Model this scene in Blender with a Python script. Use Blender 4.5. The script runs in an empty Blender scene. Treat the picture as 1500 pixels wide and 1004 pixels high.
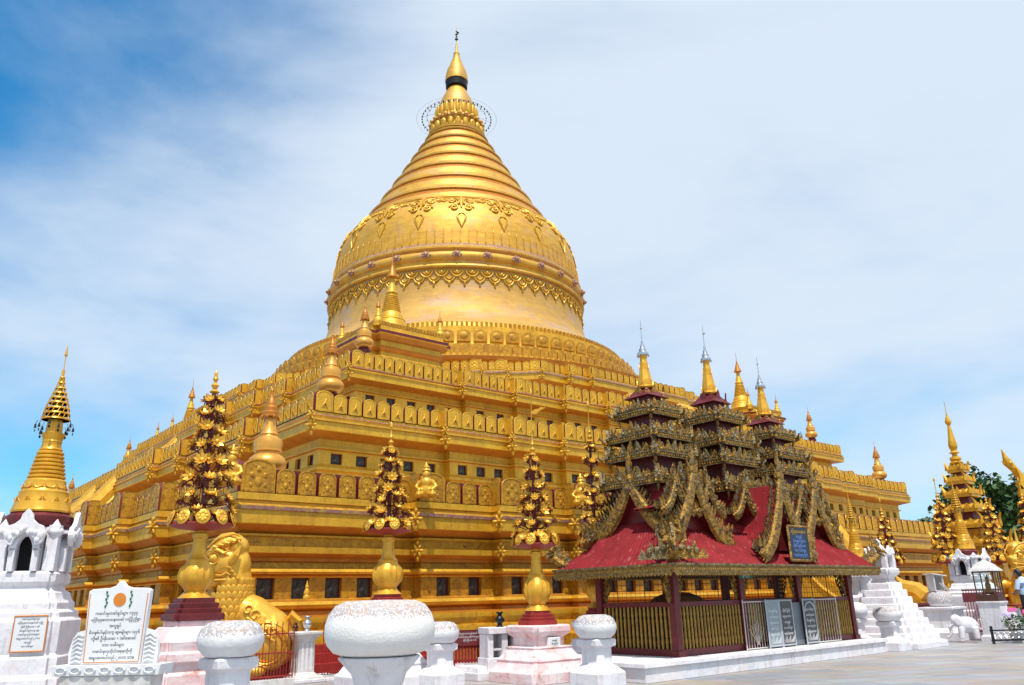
import bpy, math, random
from mathutils import Matrix, Vector
random.seed(7)
R = math.radians
PI = math.pi
SC = bpy.context.scene
COL = SC.collection

# ------------------------------------------------------------------ camera, sky, sun
cam_d = bpy.data.cameras.new('camera'); cam = bpy.data.objects.new('camera', cam_d); COL.objects.link(cam)
cam_d.sensor_width = 36.0; cam_d.lens = 27.576; cam_d.clip_start = 0.1; cam_d.clip_end = 5000
cam.location = (0, 0, 1.6)
_p, _r = R(18.1159), R(-1.41946)
_fw = Vector((0, math.cos(_p), math.sin(_p))); _u0 = Vector((0, -math.sin(_p), math.cos(_p))); _r0 = Vector((1, 0, 0))
_c, _s = math.cos(_r), math.sin(_r)
_U = _c*_u0 - _s*_r0; _R = _s*_u0 + _c*_r0
cam.rotation_euler = Matrix(((_R.x, _U.x, -_fw.x), (_R.y, _U.y, -_fw.y), (_R.z, _U.z, -_fw.z))).to_euler()
SC.camera = cam

SUN_EL, SUN_AZ = 66.0, -80.0      # azimuth as a maths angle (camera looks along +90)
sd = bpy.data.lights.new('sun', 'SUN'); sun = bpy.data.objects.new('sun', sd); COL.objects.link(sun)
sd.energy = 4.6; sd.angle = R(0.5); sd.color = (1.0, 0.955, 0.88)
_sv = Vector((math.cos(R(SUN_AZ))*math.cos(R(SUN_EL)), math.sin(R(SUN_AZ))*math.cos(R(SUN_EL)), math.sin(R(SUN_EL))))
sun.rotation_euler = (-_sv).to_track_quat('-Z', 'Y').to_euler()
sun.location = (0, -20, 60)

w = bpy.data.worlds.new('World'); SC.world = w; w.use_nodes = True
nt = w.node_tree; nt.nodes.clear()
def N(t, kind, **kw):
    n = t.nodes.new(kind)
    for k, v in kw.items(): setattr(n, k, v)
    return n
sky = N(nt, 'ShaderNodeTexSky', sky_type='NISHITA', sun_disc=False, sun_elevation=R(SUN_EL), sun_rotation=R(90-SUN_AZ), air_density=1.15, dust_density=0.5, ozone_density=2.5)
tc = N(nt, 'ShaderNodeTexCoord')
mp = N(nt, 'ShaderNodeMapping'); mp.inputs['Rotation'].default_value = (R(12), R(-28), R(20)); mp.inputs['Scale'].default_value = (1.1, 1.6, 3.4)
nz = N(nt, 'ShaderNodeTexNoise'); nz.inputs['Scale'].default_value = 1.5; nz.inputs['Detail'].default_value = 7; nz.inputs['Roughness'].default_value = 0.55; nz.inputs['Distortion'].default_value = 0.35
nt.links.new(tc.outputs['Generated'], mp.inputs['Vector']); nt.links.new(mp.outputs[0], nz.inputs['Vector'])
# a thin cloud sheet: opens to clear blue towards one side of the sky and thins towards the horizon
_a, _e = R(-65), R(40)
dp = N(nt, 'ShaderNodeVectorMath', operation='DOT_PRODUCT'); dp.inputs[1].default_value = (math.sin(_a)*math.cos(_e), math.cos(_a)*math.cos(_e), math.sin(_e))
nt.links.new(tc.outputs['Generated'], dp.inputs[0])
mr = N(nt, 'ShaderNodeMapRange'); mr.inputs['From Min'].default_value = 0.70; mr.inputs['From Max'].default_value = 0.955; mr.inputs['To Min'].default_value = 1.0; mr.inputs['To Max'].default_value = 0.0
nt.links.new(dp.outputs['Value'], mr.inputs['Value'])
sz = N(nt, 'ShaderNodeSeparateXYZ'); nt.links.new(tc.outputs['Generated'], sz.inputs[0])
mz = N(nt, 'ShaderNodeMapRange'); mz.inputs['From Min'].default_value = 0.0; mz.inputs['From Max'].default_value = 0.42; mz.inputs['To Min'].default_value = 0.40; mz.inputs['To Max'].default_value = 1.0
nt.links.new(sz.outputs['Z'], mz.inputs['Value'])
mm = N(nt, 'ShaderNodeMath', operation='MULTIPLY'); nt.links.new(mr.outputs[0], mm.inputs[0]); nt.links.new(mz.outputs[0], mm.inputs[1])
nr = N(nt, 'ShaderNodeMapRange'); nr.inputs['From Min'].default_value = 0.3; nr.inputs['From Max'].default_value = 0.7; nr.inputs['To Min'].default_value = -0.30; nr.inputs['To Max'].default_value = 0.34; nt.links.new(nz.outputs[0], nr.inputs['Value'])
ad = N(nt, 'ShaderNodeMath', operation='ADD'); nt.links.new(nr.outputs[0], ad.inputs[0]); nt.links.new(mm.outputs[0], ad.inputs[1])
mk = N(nt, 'ShaderNodeMapRange', interpolation_type='SMOOTHSTEP'); mk.inputs['From Min'].default_value = -0.05; mk.inputs['From Max'].default_value = 1.0; mk.inputs['To Max'].default_value = 0.93
nt.links.new(ad.outputs[0], mk.inputs['Value'])
bg1 = N(nt, 'ShaderNodeBackground'); bg1.inputs[1].default_value = 0.15
tint = N(nt, 'ShaderNodeMix', data_type='RGBA', blend_type='MULTIPLY'); tint.inputs[0].default_value = 1.0; tint.inputs[7].default_value = (0.22, 0.90, 1.18, 1)
nt.links.new(sky.outputs[0], tint.inputs[6]); nt.links.new(tint.outputs[2], bg1.inputs[0])
bg2 = N(nt, 'ShaderNodeBackground'); bg2.inputs[0].default_value = (0.76, 0.86, 0.98, 1); bg2.inputs[1].default_value = 1.0
mx = N(nt, 'ShaderNodeMixShader'); out = N(nt, 'ShaderNodeOutputWorld')
nt.links.new(mk.outputs[0], mx.inputs[0]); nt.links.new(bg1.outputs[0], mx.inputs[1]); nt.links.new(bg2.outputs[0], mx.inputs[2]); nt.links.new(mx.outputs[0], out.inputs[0])
SC.view_settings.view_transform = 'Standard'; SC.view_settings.look = 'None'; SC.view_settings.exposure = 0.0; SC.view_settings.gamma = 1.0
try:
    SC.cycles.max_bounces = 6; SC.cycles.diffuse_bounces = 3; SC.cycles.glossy_bounces = 3; SC.cycles.use_denoising = True
    SC.cycles.sample_clamp_indirect = 4.0
except Exception: pass

# ------------------------------------------------------------------ materials
def mat(name, c1, c2=None, rough=0.6, metal=0.0, scale=3.0, bump=0.0, bscale=None, c3=None, s3=1.0, t3=(0.55, 0.7), stretch=(1, 1, 1), detail=6, coat=0, spec=None, alpha=None, bdist=0.02, lo=0.35, hi=0.65):
    m = bpy.data.materials.new(name); m.use_nodes = True; t = m.node_tree; b = t.nodes['Principled BSDF']
    L = t.links.new
    b.inputs['Roughness'].default_value = rough; b.inputs['Metallic'].default_value = metal
    if coat: b.inputs['Coat Weight'].default_value = coat
    if spec is not None: b.inputs['Specular IOR Level'].default_value = spec
    tc = N(t, 'ShaderNodeTexCoord'); mp = N(t, 'ShaderNodeMapping'); mp.inputs['Scale'].default_value = stretch
    L(tc.outputs['Object'], mp.inputs[0])
    n = N(t, 'ShaderNodeTexNoise'); n.inputs['Scale'].default_value = scale; n.inputs['Detail'].default_value = detail; n.inputs['Roughness'].default_value = 0.62; L(mp.outputs[0], n.inputs['Vector'])
    ramp = N(t, 'ShaderNodeMapRange'); ramp.inputs['From Min'].default_value = lo; ramp.inputs['From Max'].default_value = hi; L(n.outputs[0], ramp.inputs['Value'])
    mx = N(t, 'ShaderNodeMix', data_type='RGBA'); mx.inputs[6].default_value = (*c1, 1); mx.inputs[7].default_value = (*(c2 or c1), 1); L(ramp.outputs[0], mx.inputs[0])
    col = mx.outputs[2]
    if c3:
        n3 = N(t, 'ShaderNodeTexNoise'); n3.inputs['Scale'].default_value = s3; n3.inputs['Detail'].default_value = 8; n3.inputs['Roughness'].default_value = 0.7; L(mp.outputs[0], n3.inputs['Vector'])
        r3 = N(t, 'ShaderNodeMapRange'); r3.inputs['From Min'].default_value = t3[0]; r3.inputs['From Max'].default_value = t3[1]; L(n3.outputs[0], r3.inputs['Value'])
        m3 = N(t, 'ShaderNodeMix', data_type='RGBA'); m3.inputs[7].default_value = (*c3, 1); L(r3.outputs[0], m3.inputs[0]); L(col, m3.inputs[6]); col = m3.outputs[2]
    L(col, b.inputs['Base Color'])
    if bump:
        nb = N(t, 'ShaderNodeTexNoise'); nb.inputs['Scale'].default_value = bscale or scale*4; nb.inputs['Detail'].default_value = 5; L(mp.outputs[0], nb.inputs['Vector'])
        bp = N(t, 'ShaderNodeBump'); bp.inputs['Strength'].default_value = bump; bp.inputs['Distance'].default_value = bdist; L(nb.outputs[0], bp.inputs['Height']); L(bp.outputs[0], b.inputs['Normal'])
    m['_n'] = name
    return m
GOLD = mat('gold_leaf', (0.78, 0.435, 0.032), (0.60, 0.315, 0.017), rough=0.46, metal=0.30, scale=1.1, bump=0.6, bscale=9, c3=(0.34, 0.15, 0.012), s3=7, t3=(0.56, 0.74))
GOLDP = mat('gold_plates', (0.74, 0.41, 0.048), (0.58, 0.30, 0.030), rough=0.55, metal=0.38, scale=1.2, bump=0.5, bscale=3.5, c3=(0.60, 0.36, 0.20), s3=0.5, t3=(0.50, 0.75), stretch=(1, 1, 2.6))
GOLDD = mat('old_gold', (0.62, 0.315, 0.016), (0.42, 0.19, 0.008), rough=0.5, metal=0.30, scale=2.5, bump=0.8, bscale=14, c3=(0.20, 0.08, 0.010), s3=9.0, t3=(0.52, 0.68))
GOLDB = mat('bright_gold', (0.80, 0.43, 0.04), (0.64, 0.30, 0.02), rough=0.34, metal=0.38, scale=4, bump=0.12, bscale=12)
GOLDO = mat('orange_gold', (0.56, 0.21, 0.018), (0.44, 0.15, 0.012), rough=0.45, metal=0.35, scale=2.0, bump=0.2, bscale=9)  # on cornice undersides its deeper orange paints in the warm bounced light
MARO = mat('maroon_paint', (0.16, 0.012, 0.014), (0.10, 0.008, 0.010), rough=0.5, scale=6, bump=0.2)
PURP = mat('worn_red_edge', (0.30, 0.10, 0.07), (0.42, 0.26, 0.22), rough=0.6, scale=9, c3=(0.55, 0.36, 0.06), s3=6, t3=(0.5, 0.6))
REDR = mat('red_roof_paint', (0.27, 0.016, 0.020), (0.19, 0.010, 0.014), rough=0.75, spec=0.2, scale=2.2, bump=0.3, c3=(0.33, 0.07, 0.065), s3=5, t3=(0.55, 0.68))
REDP = mat('red_paint', (0.34, 0.025, 0.018), (0.25, 0.015, 0.012), rough=0.5, scale=5)
WHITE = mat('whitewash', (0.77, 0.755, 0.785), (0.68, 0.64, 0.67), rough=0.85, scale=2.6, bump=0.6, bscale=11, c3=(0.55, 0.40, 0.36), s3=4.0, t3=(0.56, 0.86))
WHITEP = mat('pink_whitewash', (0.84, 0.74, 0.74), (0.76, 0.46, 0.46), rough=0.85, scale=2.4, bump=0.5, bscale=14, c3=(0.45, 0.24, 0.15), s3=4.5, t3=(0.56, 0.68), stretch=(1, 1, 1.4))
LICH = mat('lichened_plaster', (0.76, 0.745, 0.76), (0.68, 0.65, 0.66), rough=0.85, scale=5, bump=0.4, bscale=20)
GREYW = mat('grey_plaster', (0.70, 0.68, 0.67), (0.50, 0.47, 0.44), rough=0.85, scale=3, bump=0.3, bscale=14)
TILE = mat('dark_glazed_plaque', (0.028, 0.034, 0.030), (0.07, 0.065, 0.055), rough=0.55, scale=7, bump=0.6, bscale=10, c3=(0.16, 0.13, 0.11), s3=5, t3=(0.5, 0.65))
TILE2 = mat('reddish_glazed_plaque', (0.20, 0.10, 0.075), (0.13, 0.07, 0.055), rough=0.5, scale=7, bump=0.6, bscale=10)
CARV = mat('carved_gilt_mosaic', (0.50, 0.27, 0.04), (0.09, 0.045, 0.014), rough=0.42, metal=0.45, scale=9, bump=0.9, bscale=22, c3=(0.32, 0.33, 0.24), s3=13, t3=(0.62, 0.68), bdist=0.05)
CARVG = mat('carved_greenish_gilt', (0.30, 0.20, 0.07), (0.07, 0.05, 0.02), rough=0.45, metal=0.35, scale=11, bump=0.9, bscale=24, c3=(0.34, 0.34, 0.25), s3=15, t3=(0.56, 0.63), bdist=0.05)
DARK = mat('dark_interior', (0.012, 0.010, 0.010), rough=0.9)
IRON = mat('black_iron', (0.02, 0.02, 0.022), rough=0.4, metal=0.6)
SILV = mat('silver_metal', (0.62, 0.64, 0.66), (0.45, 0.46, 0.5), rough=0.3, metal=0.9, scale=8)
STONE = mat('white_marble', (0.78, 0.77, 0.78), (0.68, 0.68, 0.70), rough=0.45, scale=1.6)
INK = mat('black_lettering', (0.03, 0.03, 0.035), rough=0.7)
ORNG = mat('orange_paint', (0.62, 0.20, 0.02), rough=0.6)
GREEN = mat('green_paint', (0.02, 0.14, 0.06), rough=0.6)

# ------------------------------------------------------------------ mesh builder
class MB:
    def __init__(s): s.v = []; s.f = []; s.m = []; s.T = Matrix.Identity(4)
    def at(s, x=0, y=0, z=0, rz=0, sc=1, rx=0, ry=0):
        s.T = Matrix.Translation((x, y, z)) @ Matrix.Rotation(rz, 4, 'Z') @ Matrix.Rotation(ry, 4, 'Y') @ Matrix.Rotation(rx, 4, 'X') @ Matrix.Scale(sc, 4); return s
    def add(s, vs, fs, m=0):
        o = len(s.v); T = s.T
        s.v += [tuple(T @ Vector(p)) for p in vs]
        for i, f in enumerate(fs):
            s.f.append([a+o for a in f]); s.m.append(m[i] if isinstance(m, list) else m)
        return s
    def box(s, x, y, z, sx, sy, sz, m=0, tx=1, ty=1):
        a, b = sx/2, sy/2
        vs = [(x-a, y-b, z), (x+a, y-b, z), (x+a, y+b, z), (x-a, y+b, z), (x-a*tx, y-b*ty, z+sz), (x+a*tx, y-b*ty, z+sz), (x+a*tx, y+b*ty, z+sz), (x-a*tx, y+b*ty, z+sz)]
        return s.add(vs, [(3, 2, 1, 0), (4, 5, 6, 7), (0, 1, 5, 4), (1, 2, 6, 5), (2, 3, 7, 6), (3, 0, 4, 7)], m)
    def stack(s, plan, prof, m=0, cap=True, x=0, y=0):
        """sweep a polygon plan (a list of unit corner points) along (scale, z) pairs"""
        n = len(plan); vs = []; fs = []; ms = []
        for r, z in prof: vs += [(x+px*r, y+py*r, z) for px, py in plan]
        for k in range(len(prof)-1):
            for i in range(n):
                j = (i+1) % n; fs.append((k*n+i, k*n+j, (k+1)*n+j, (k+1)*n+i)); ms.append(m[k] if isinstance(m, list) else m)
        if cap:
            fs.append(tuple(range(n))[::-1]); fs.append(tuple((len(prof)-1)*n+i for i in range(n))); q = m[-1] if isinstance(m, list) else m; ms += [q, q]
        return s.add(vs, fs, ms)
    def lathe(s, prof, n=24, m=0, x=0, y=0, rib=0, nrib=12, ribz=None):
        vs = []; fs = []; ms = []
        for r, z in prof:
            for i in range(n):
                a = 2*PI*i/n; q = r
                if rib and (ribz is None or ribz[0] <= z <= ribz[1]): q = r*(1 - rib*(1-abs(math.sin(a*nrib/2))))
                vs.append((x+q*math.cos(a), y+q*math.sin(a), z))
        for k in range(len(prof)-1):
            for i in range(n):
                j = (i+1) % n; fs.append((k*n+i, k*n+j, (k+1)*n+j, (k+1)*n+i)); ms.append(m[k] if isinstance(m, list) else m)
        q = m[0] if isinstance(m, list) else m
        if prof[0][0] > 1e-4: fs.append(tuple(range(n))[::-1]); ms.append(q)
        if prof[-1][0] > 1e-4: fs.append(tuple((len(prof)-1)*n+i for i in range(n))); ms.append(q)
        return s.add(vs, fs, ms)
    def tube(s, pts, rad, n=6, m=0, cap=True, flat=1.0):
        P = [Vector(p) for p in pts]; rr = rad if isinstance(rad, (list, tuple)) else [rad]*len(P)
        vs = []; fs = []; up = Vector((0, 0, 1))
        for k, p in enumerate(P):
            d = (P[min(k+1, len(P)-1)] - P[max(k-1, 0)]).normalized()
            u = d.cross(up)
            if u.length < 0.05: u = d.cross(Vector((1, 0, 0)))
            u.normalize(); w_ = u.cross(d)
            for i in range(n):
                a = 2*PI*i/n; vs.append(tuple(p + (u*math.cos(a)*flat + w_*math.sin(a))*rr[k]))
        for k in range(len(P)-1):
            for i in range(n):
                j = (i+1) % n; fs.append((k*n+i, k*n+j, (k+1)*n+j, (k+1)*n+i))
        if cap: fs.append(tuple(range(n))); fs.append(tuple((len(P)-1)*n+i for i in range(n))[::-1])
        return s.add(vs, fs, m)
    def ell(s, c, r, n=12, k=8, m=0, rot=None):
        vs = [(0, 0, -1)]; fs = []
        for a in range(1, k):
            t = PI*a/k - PI/2
            for i in range(n): vs.append((math.cos(t)*math.cos(2*PI*i/n), math.cos(t)*math.sin(2*PI*i/n), math.sin(t)))
        vs.append((0, 0, 1)); q = Matrix.Rotation(rot[0], 3, rot[1]) if rot else None
        o = []
        for v in vs:
            p = Vector((v[0]*r[0], v[1]*r[1], v[2]*r[2]))
            if q: p = q @ p
            o.append((p.x+c[0], p.y+c[1], p.z+c[2]))
        for i in range(n): fs.append((0, 1+(i+1) % n, 1+i)); fs.append((len(vs)-1, 1+(k-2)*n+i, 1+(k-2)*n+(i+1) % n))
        for a in range(k-2):
            for i in range(n): j = (i+1) % n; fs.append((1+a*n+i, 1+a*n+j, 1+(a+1)*n+j, 1+(a+1)*n+i))
        return s.add(o, fs, m)
    def plate(s, pts, y0, y1, m=0, ms=None):
        """outline in x,z (counter-clockwise seen from -y) extruded from y0 (front) to y1"""
        n = len(pts); vs = [(x, y0, z) for x, z in pts] + [(x, y1, z) for x, z in pts]
        fs = [tuple(range(n)), tuple(range(2*n-1, n-1, -1))] + [(j, i, i+n, j+n) for i in range(n) for j in [(i+1) % n]]
        return s.add(vs, fs, [m, m] + [ms if ms is not None else m]*n)
    def build(s, name, mats, parent=None, loc=None, rz=None, sharp=38):
        me = bpy.data.meshes.new(name); me.from_pydata(s.v, [], s.f)
        if not isinstance(mats, (list, tuple)): mats = [mats]
        for q in mats: me.materials.append(q)
        if len(mats) > 1: me.polygons.foreach_set('material_index', s.m)
        me.polygons.foreach_set('use_smooth', [True]*len(me.polygons))
        me.update()
        try: me.set_sharp_from_angle(angle=R(sharp))
        except Exception: pass
        o = bpy.data.objects.new(name, me); COL.objects.link(o)
        if parent: o.parent = parent
        if loc: o.location = loc
        if rz is not None: o.rotation_euler = (0, 0, rz)
        return o
def tag(o, label=None, cat=None, group=None, kind=None):
    if label: o['label'] = label
    if cat: o['category'] = cat
    if group: o['group'] = group
    if kind: o['kind'] = kind
    return o
def thing(name, label, cat, loc=(0, 0, 0), rz=0, group=None, sc=1):
    o = bpy.data.objects.new(name, None); COL.objects.link(o); o.location = loc; o.rotation_euler = (0, 0, rz); o.scale = (sc, sc, sc); o.empty_display_size = 0.3
    return tag(o, label, cat, group)
def inst(src, parent, loc, rz=0, sc=(1, 1, 1), rot=None, name=None):
    o = src.copy(); COL.objects.link(o); o.parent = parent; o.location = loc; o.rotation_euler = rot or (0, 0, rz); o.scale = sc
    if name: o.name = name
    return o
def copy_tree(o, parent=None):
    kids = [c for c in bpy.data.objects if c.parent == o] if False else list(o.children)
    c = o.copy(); COL.objects.link(c)
    if parent: c.parent = parent
    for k in kids: copy_tree(k, c)
    return c
SQ = [(-1, -1), (1, -1), (1, 1), (-1, 1)]
def redent(d=0.15):
    q = []
    for a in range(4):
        c, s_ = round(math.cos(a*PI/2)), round(math.sin(a*PI/2))
        for x, y in ((-1+d, -1), (1-d, -1), (1-d, -1+d), (1, -1+d)): q.append((x*c-y*s_, x*s_+y*c))
    # each corner becomes a re-entrant step
    r = []
    for i, p in enumerate(q):
        if not r or (abs(r[-1][0]-p[0]) > 1e-6 or abs(r[-1][1]-p[1]) > 1e-6): r.append(p)
    if abs(r[0][0]-r[-1][0]) < 1e-6 and abs(r[0][1]-r[-1][1]) < 1e-6: r.pop()
    return r
RD = redent()
OCT = [(math.cos(PI/8+k*PI/4)/math.cos(PI/8), math.sin(PI/8+k*PI/4)/math.cos(PI/8)) for k in range(8)]
def ngon(n): return [(math.cos(2*PI*k/n), math.sin(2*PI*k/n)) for k in range(n)]
GRID = R(40.23)
CX, CY = -4.14, 56.15

def seams(mt, row, width, amount, strength=.5, cyl=0):
    """thin seams between the gilded sheets: rows in z, staggered joints round the axis"""
    t = mt.node_tree; b = t.nodes['Principled BSDF']; L = t.links.new; src = b.inputs['Base Color'].links[0].from_socket
    tc = N(t, 'ShaderNodeTexCoord'); sx = N(t, 'ShaderNodeSeparateXYZ'); L(tc.outputs['Object'], sx.inputs[0])
    at = N(t, 'ShaderNodeMath', operation='ARCTAN2'); L(sx.outputs['X'], at.inputs[0]); L(sx.outputs['Y'], at.inputs[1])
    mu = N(t, 'ShaderNodeMath', operation='MULTIPLY'); mu.inputs[1].default_value = cyl; L(at.outputs[0], mu.inputs[0])
    cb = N(t, 'ShaderNodeCombineXYZ'); L(mu.outputs[0], cb.inputs['X']); L(sx.outputs['Z'], cb.inputs['Y'])
    br = N(t, 'ShaderNodeTexBrick'); br.inputs['Scale'].default_value = 1; br.inputs['Mortar Size'].default_value = .012; br.inputs['Brick Width'].default_value = width; br.inputs['Row Height'].default_value = row
    br.inputs['Color1'].default_value = (1, 1, 1, 1); br.inputs['Color2'].default_value = (.80, .76, .72, 1); br.inputs['Mortar'].default_value = (.45, .36, .30, 1); br.inputs['Bias'].default_value = -.2
    L(cb.outputs[0], br.inputs['Vector'])
    m = N(t, 'ShaderNodeMix', data_type='RGBA', blend_type='MULTIPLY'); m.inputs[0].default_value = amount; L(src, m.inputs[6]); L(br.outputs['Color'], m.inputs[7]); L(m.outputs[2], b.inputs['Base Color'])
seams(GOLDP, .42, .9, .35, cyl=9.4)
GOLDF = mat('copper_toned_plates', (0.62, 0.36, 0.08), (0.50, 0.28, 0.07), rough=0.65, metal=0.35, scale=.9, bump=0.6, bscale=3.5, c3=(0.46, 0.31, 0.21), s3=.35, t3=(0.50, 0.68), stretch=(1, 1, 2.2))
seams(GOLDF, .36, .8, .3, cyl=9.4)

def streaks(mt, col, amount, sc=(5, 5, .45), lo=.54, hi=.72, scale=1.6):
    """rain streaks and run-down dirt"""
    t = mt.node_tree; b = t.nodes['Principled BSDF']; L = t.links.new; src = b.inputs['Base Color'].links[0].from_socket
    tc = N(t, 'ShaderNodeTexCoord'); mp = N(t, 'ShaderNodeMapping'); mp.inputs['Scale'].default_value = sc; L(tc.outputs['Object'], mp.inputs[0])
    n = N(t, 'ShaderNodeTexNoise'); n.inputs['Scale'].default_value = scale; n.inputs['Detail'].default_value = 7; n.inputs['Roughness'].default_value = .7; L(mp.outputs[0], n.inputs['Vector'])
    r = N(t, 'ShaderNodeMapRange'); r.inputs['From Min'].default_value = lo; r.inputs['From Max'].default_value = hi; r.inputs['To Max'].default_value = amount; L(n.outputs[0], r.inputs['Value'])
    m = N(t, 'ShaderNodeMix', data_type='RGBA'); m.inputs[7].default_value = (*col, 1); L(r.outputs[0], m.inputs[0]); L(src, m.inputs[6]); L(m.outputs[2], b.inputs['Base Color'])
streaks(WHITE, (.36, .31, .29), .65)
streaks(GREYW, (.30, .27, .24), .6)
streaks(WHITEP, (.50, .34, .30), .5)
streaks(GOLD, (.36, .15, .02), .6, (3, 3, .5), .50, .72)
streaks(GOLDD, (.22, .09, .015), .7, (3, 3, .6), .50, .72)
streaks(GOLDP, (.42, .21, .09), .65, (1.2, 1.2, .25), .52, .75)
streaks(REDR, (.10, .012, .012), .6, (3, 3, .8), .54, .70)

CARVF = mat('carved_gilt_fascia', (0.52, 0.31, 0.06), (0.22, 0.12, 0.03), rough=0.5, metal=0.3, scale=14, bump=0.7, bscale=26, c3=(0.34, 0.33, 0.24), s3=9, t3=(0.58, 0.68), bdist=0.04)

# ------------------------------------------------------------------ ground
mg = bpy.data.materials.new('courtyard_marble'); mg.use_nodes = True; t = mg.node_tree; b = t.nodes['Principled BSDF']; L = t.links.new
tcg = N(t, 'ShaderNodeTexCoord'); mpg = N(t, 'ShaderNodeMapping'); mpg.inputs['Rotation'].default_value = (0, 0, -GRID+R(20)); L(tcg.outputs['Object'], mpg.inputs[0])
bk = N(t, 'ShaderNodeTexBrick'); bk.inputs['Scale'].default_value = 1.0; bk.inputs['Mortar Size'].default_value = 0.010; bk.inputs['Brick Width'].default_value = 1.2; bk.inputs['Row Height'].default_value = 0.6; bk.inputs['Mortar Smooth'].default_value = 0.1; bk.inputs['Bias'].default_value = 0.0
bk.inputs['Color1'].default_value = (0.20, 0.22, 0.26, 1); bk.inputs['Color2'].default_value = (0.34, 0.34, 0.35, 1); bk.inputs['Mortar'].default_value = (0.10, 0.07, 0.05, 1)
L(mpg.outputs[0], bk.inputs['Vector'])
mps = N(t, 'ShaderNodeMapping'); mps.inputs['Rotation'].default_value = (0, 0, R(-12)); mps.inputs['Scale'].default_value = (0.35, 1.6, 1); L(tcg.outputs['Object'], mps.inputs[0])
n1 = N(t, 'ShaderNodeTexNoise'); n1.inputs['Scale'].default_value = 1.3; n1.inputs['Detail'].default_value = 8; n1.inputs['Roughness'].default_value = 0.6; L(mps.outputs[0], n1.inputs['Vector'])
r1 = N(t, 'ShaderNodeMapRange'); r1.inputs['From Min'].default_value = 0.47; r1.inputs['From Max'].default_value = 0.60; r1.inputs['To Max'].default_value = 0.85; L(n1.outputs[0], r1.inputs['Value'])
m1 = N(t, 'ShaderNodeMix', data_type='RGBA'); m1.inputs[7].default_value = (0.33, 0.24, 0.165, 1); L(r1.outputs[0], m1.inputs[0]); L(bk.outputs['Color'], m1.inputs[6])
n2 = N(t, 'ShaderNodeTexNoise'); n2.inputs['Scale'].default_value = 5; n2.inputs['Detail'].default_value = 9; L(mps.outputs[0], n2.inputs['Vector'])
m2 = N(t, 'ShaderNodeMix', data_type='RGBA', blend_type='MULTIPLY'); m2.inputs[0].default_value = 0.5; L(m1.outputs[2], m2.inputs[6]); L(n2.outputs[1], m2.inputs[7])
hs = N(t, 'ShaderNodeHueSaturation'); hs.inputs['Saturation'].default_value = 0.9; hs.inputs['Value'].default_value = 1.45; L(m2.outputs[2], hs.inputs['Color'])
L(hs.outputs[0], b.inputs['Base Color']); b.inputs['Roughness'].default_value = 0.5
bpn = N(t, 'ShaderNodeBump'); bpn.inputs['Strength'].default_value = 0.25; bpn.inputs['Distance'].default_value = 0.02; L(n2.outputs[0], bpn.inputs['Height']); L(bpn.outputs[0], b.inputs['Normal'])
g = MB().add([(-1500, -300, 0), (1500, -300, 0), (1500, 2500, 0), (-1500, 2500, 0)], [(0, 1, 2, 3)]).build('ground', mg); tag(g, kind='structure', label='pale marble paving of the courtyard')

# ------------------------------------------------------------------ the great golden pagoda
PAG = thing('golden_pagoda', 'huge gilded bell-shaped pagoda on square terraces filling the picture', 'pagoda', (CX, CY, 0), GRID)
def plan(n, a, steps, p=0.0, edges=False):
    """regular n-gon of apothem a whose sides step outward: steps = [(s, d), ...] s = distance from side centre"""
    pts = []; tn = math.tan(PI/n)
    for k in range(n):
        rot = 2*PI*k/n
        half = [((a+p)*tn, a+p)]; cur = a+p
        for s_, d in steps:
            half.append((s_+p*tn if n > 4 else s_+p, cur)); cur += d; half.append((s_+p*tn if n > 4 else s_+p, cur))
        seq = [(-x, y) for x, y in half] + [(x, y) for x, y in half[::-1]]
        seq = seq[:-1] if True else seq
        for x, y in seq:       # local: x along side, y outward; first side faces -Y
            X, Y = x, -y
            pts.append((X*math.cos(rot)-Y*math.sin(rot), X*math.sin(rot)+Y*math.cos(rot)))
    if not edges: return pts
    ev = []
    m_ = len(pts)
    for i in range(m_):
        A, B, Pv, Nx = pts[i], pts[(i+1) % m_], pts[i-1], pts[(i+2) % m_]
        dx, dy = B[0]-A[0], B[1]-A[1]; ln = math.hypot(dx, dy)
        def conv(o, q, r_): return (q[0]-o[0])*(r_[1]-q[1])-(q[1]-o[1])*(r_[0]-q[0]) > 0
        ev.append((A, (dx/ln, dy/ln), (dy/ln, -dx/ln), ln, conv(Pv, A, B), conv(A, B, Nx)))
    return ev
def terrace(name, n, a, steps, prof, mats, mids):
    b = MB(); base = None; vs = []; fs = []; ms = []
    rings = [plan(n, a, steps, p) for p, z in prof]; m_ = len(rings[0])
    for (p, z), r_ in zip(prof, rings): vs += [(x, y, z) for x, y in r_]
    for k in range(len(prof)-1):
        for i in range(m_):
            j = (i+1) % m_; fs.append((k*m_+i, k*m_+j, (k+1)*m_+j, (k+1)*m_+i)); ms.append(mids[k] if k < len(mids) else 0)
    fs.append(tuple((len(prof)-1)*m_+i for i in range(m_))); ms.append(4)
    b.add(vs, fs, ms)
    return b.build(name, mats, PAG, sharp=30)
cth, sth = math.cos(GRID), math.sin(GRID)
def camdist(x, y): return math.hypot(CX+x*cth-y*sth, CY+x*sth+y*cth)
def facing(x, y, nx, ny):
    wx, wy = CX+x*cth-y*sth, CY+x*sth+y*cth; a, c = nx*cth-ny*sth, nx*sth+ny*cth
    return -(wx*a+wy*c) > 0
MERL, WINS = [], []
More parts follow.
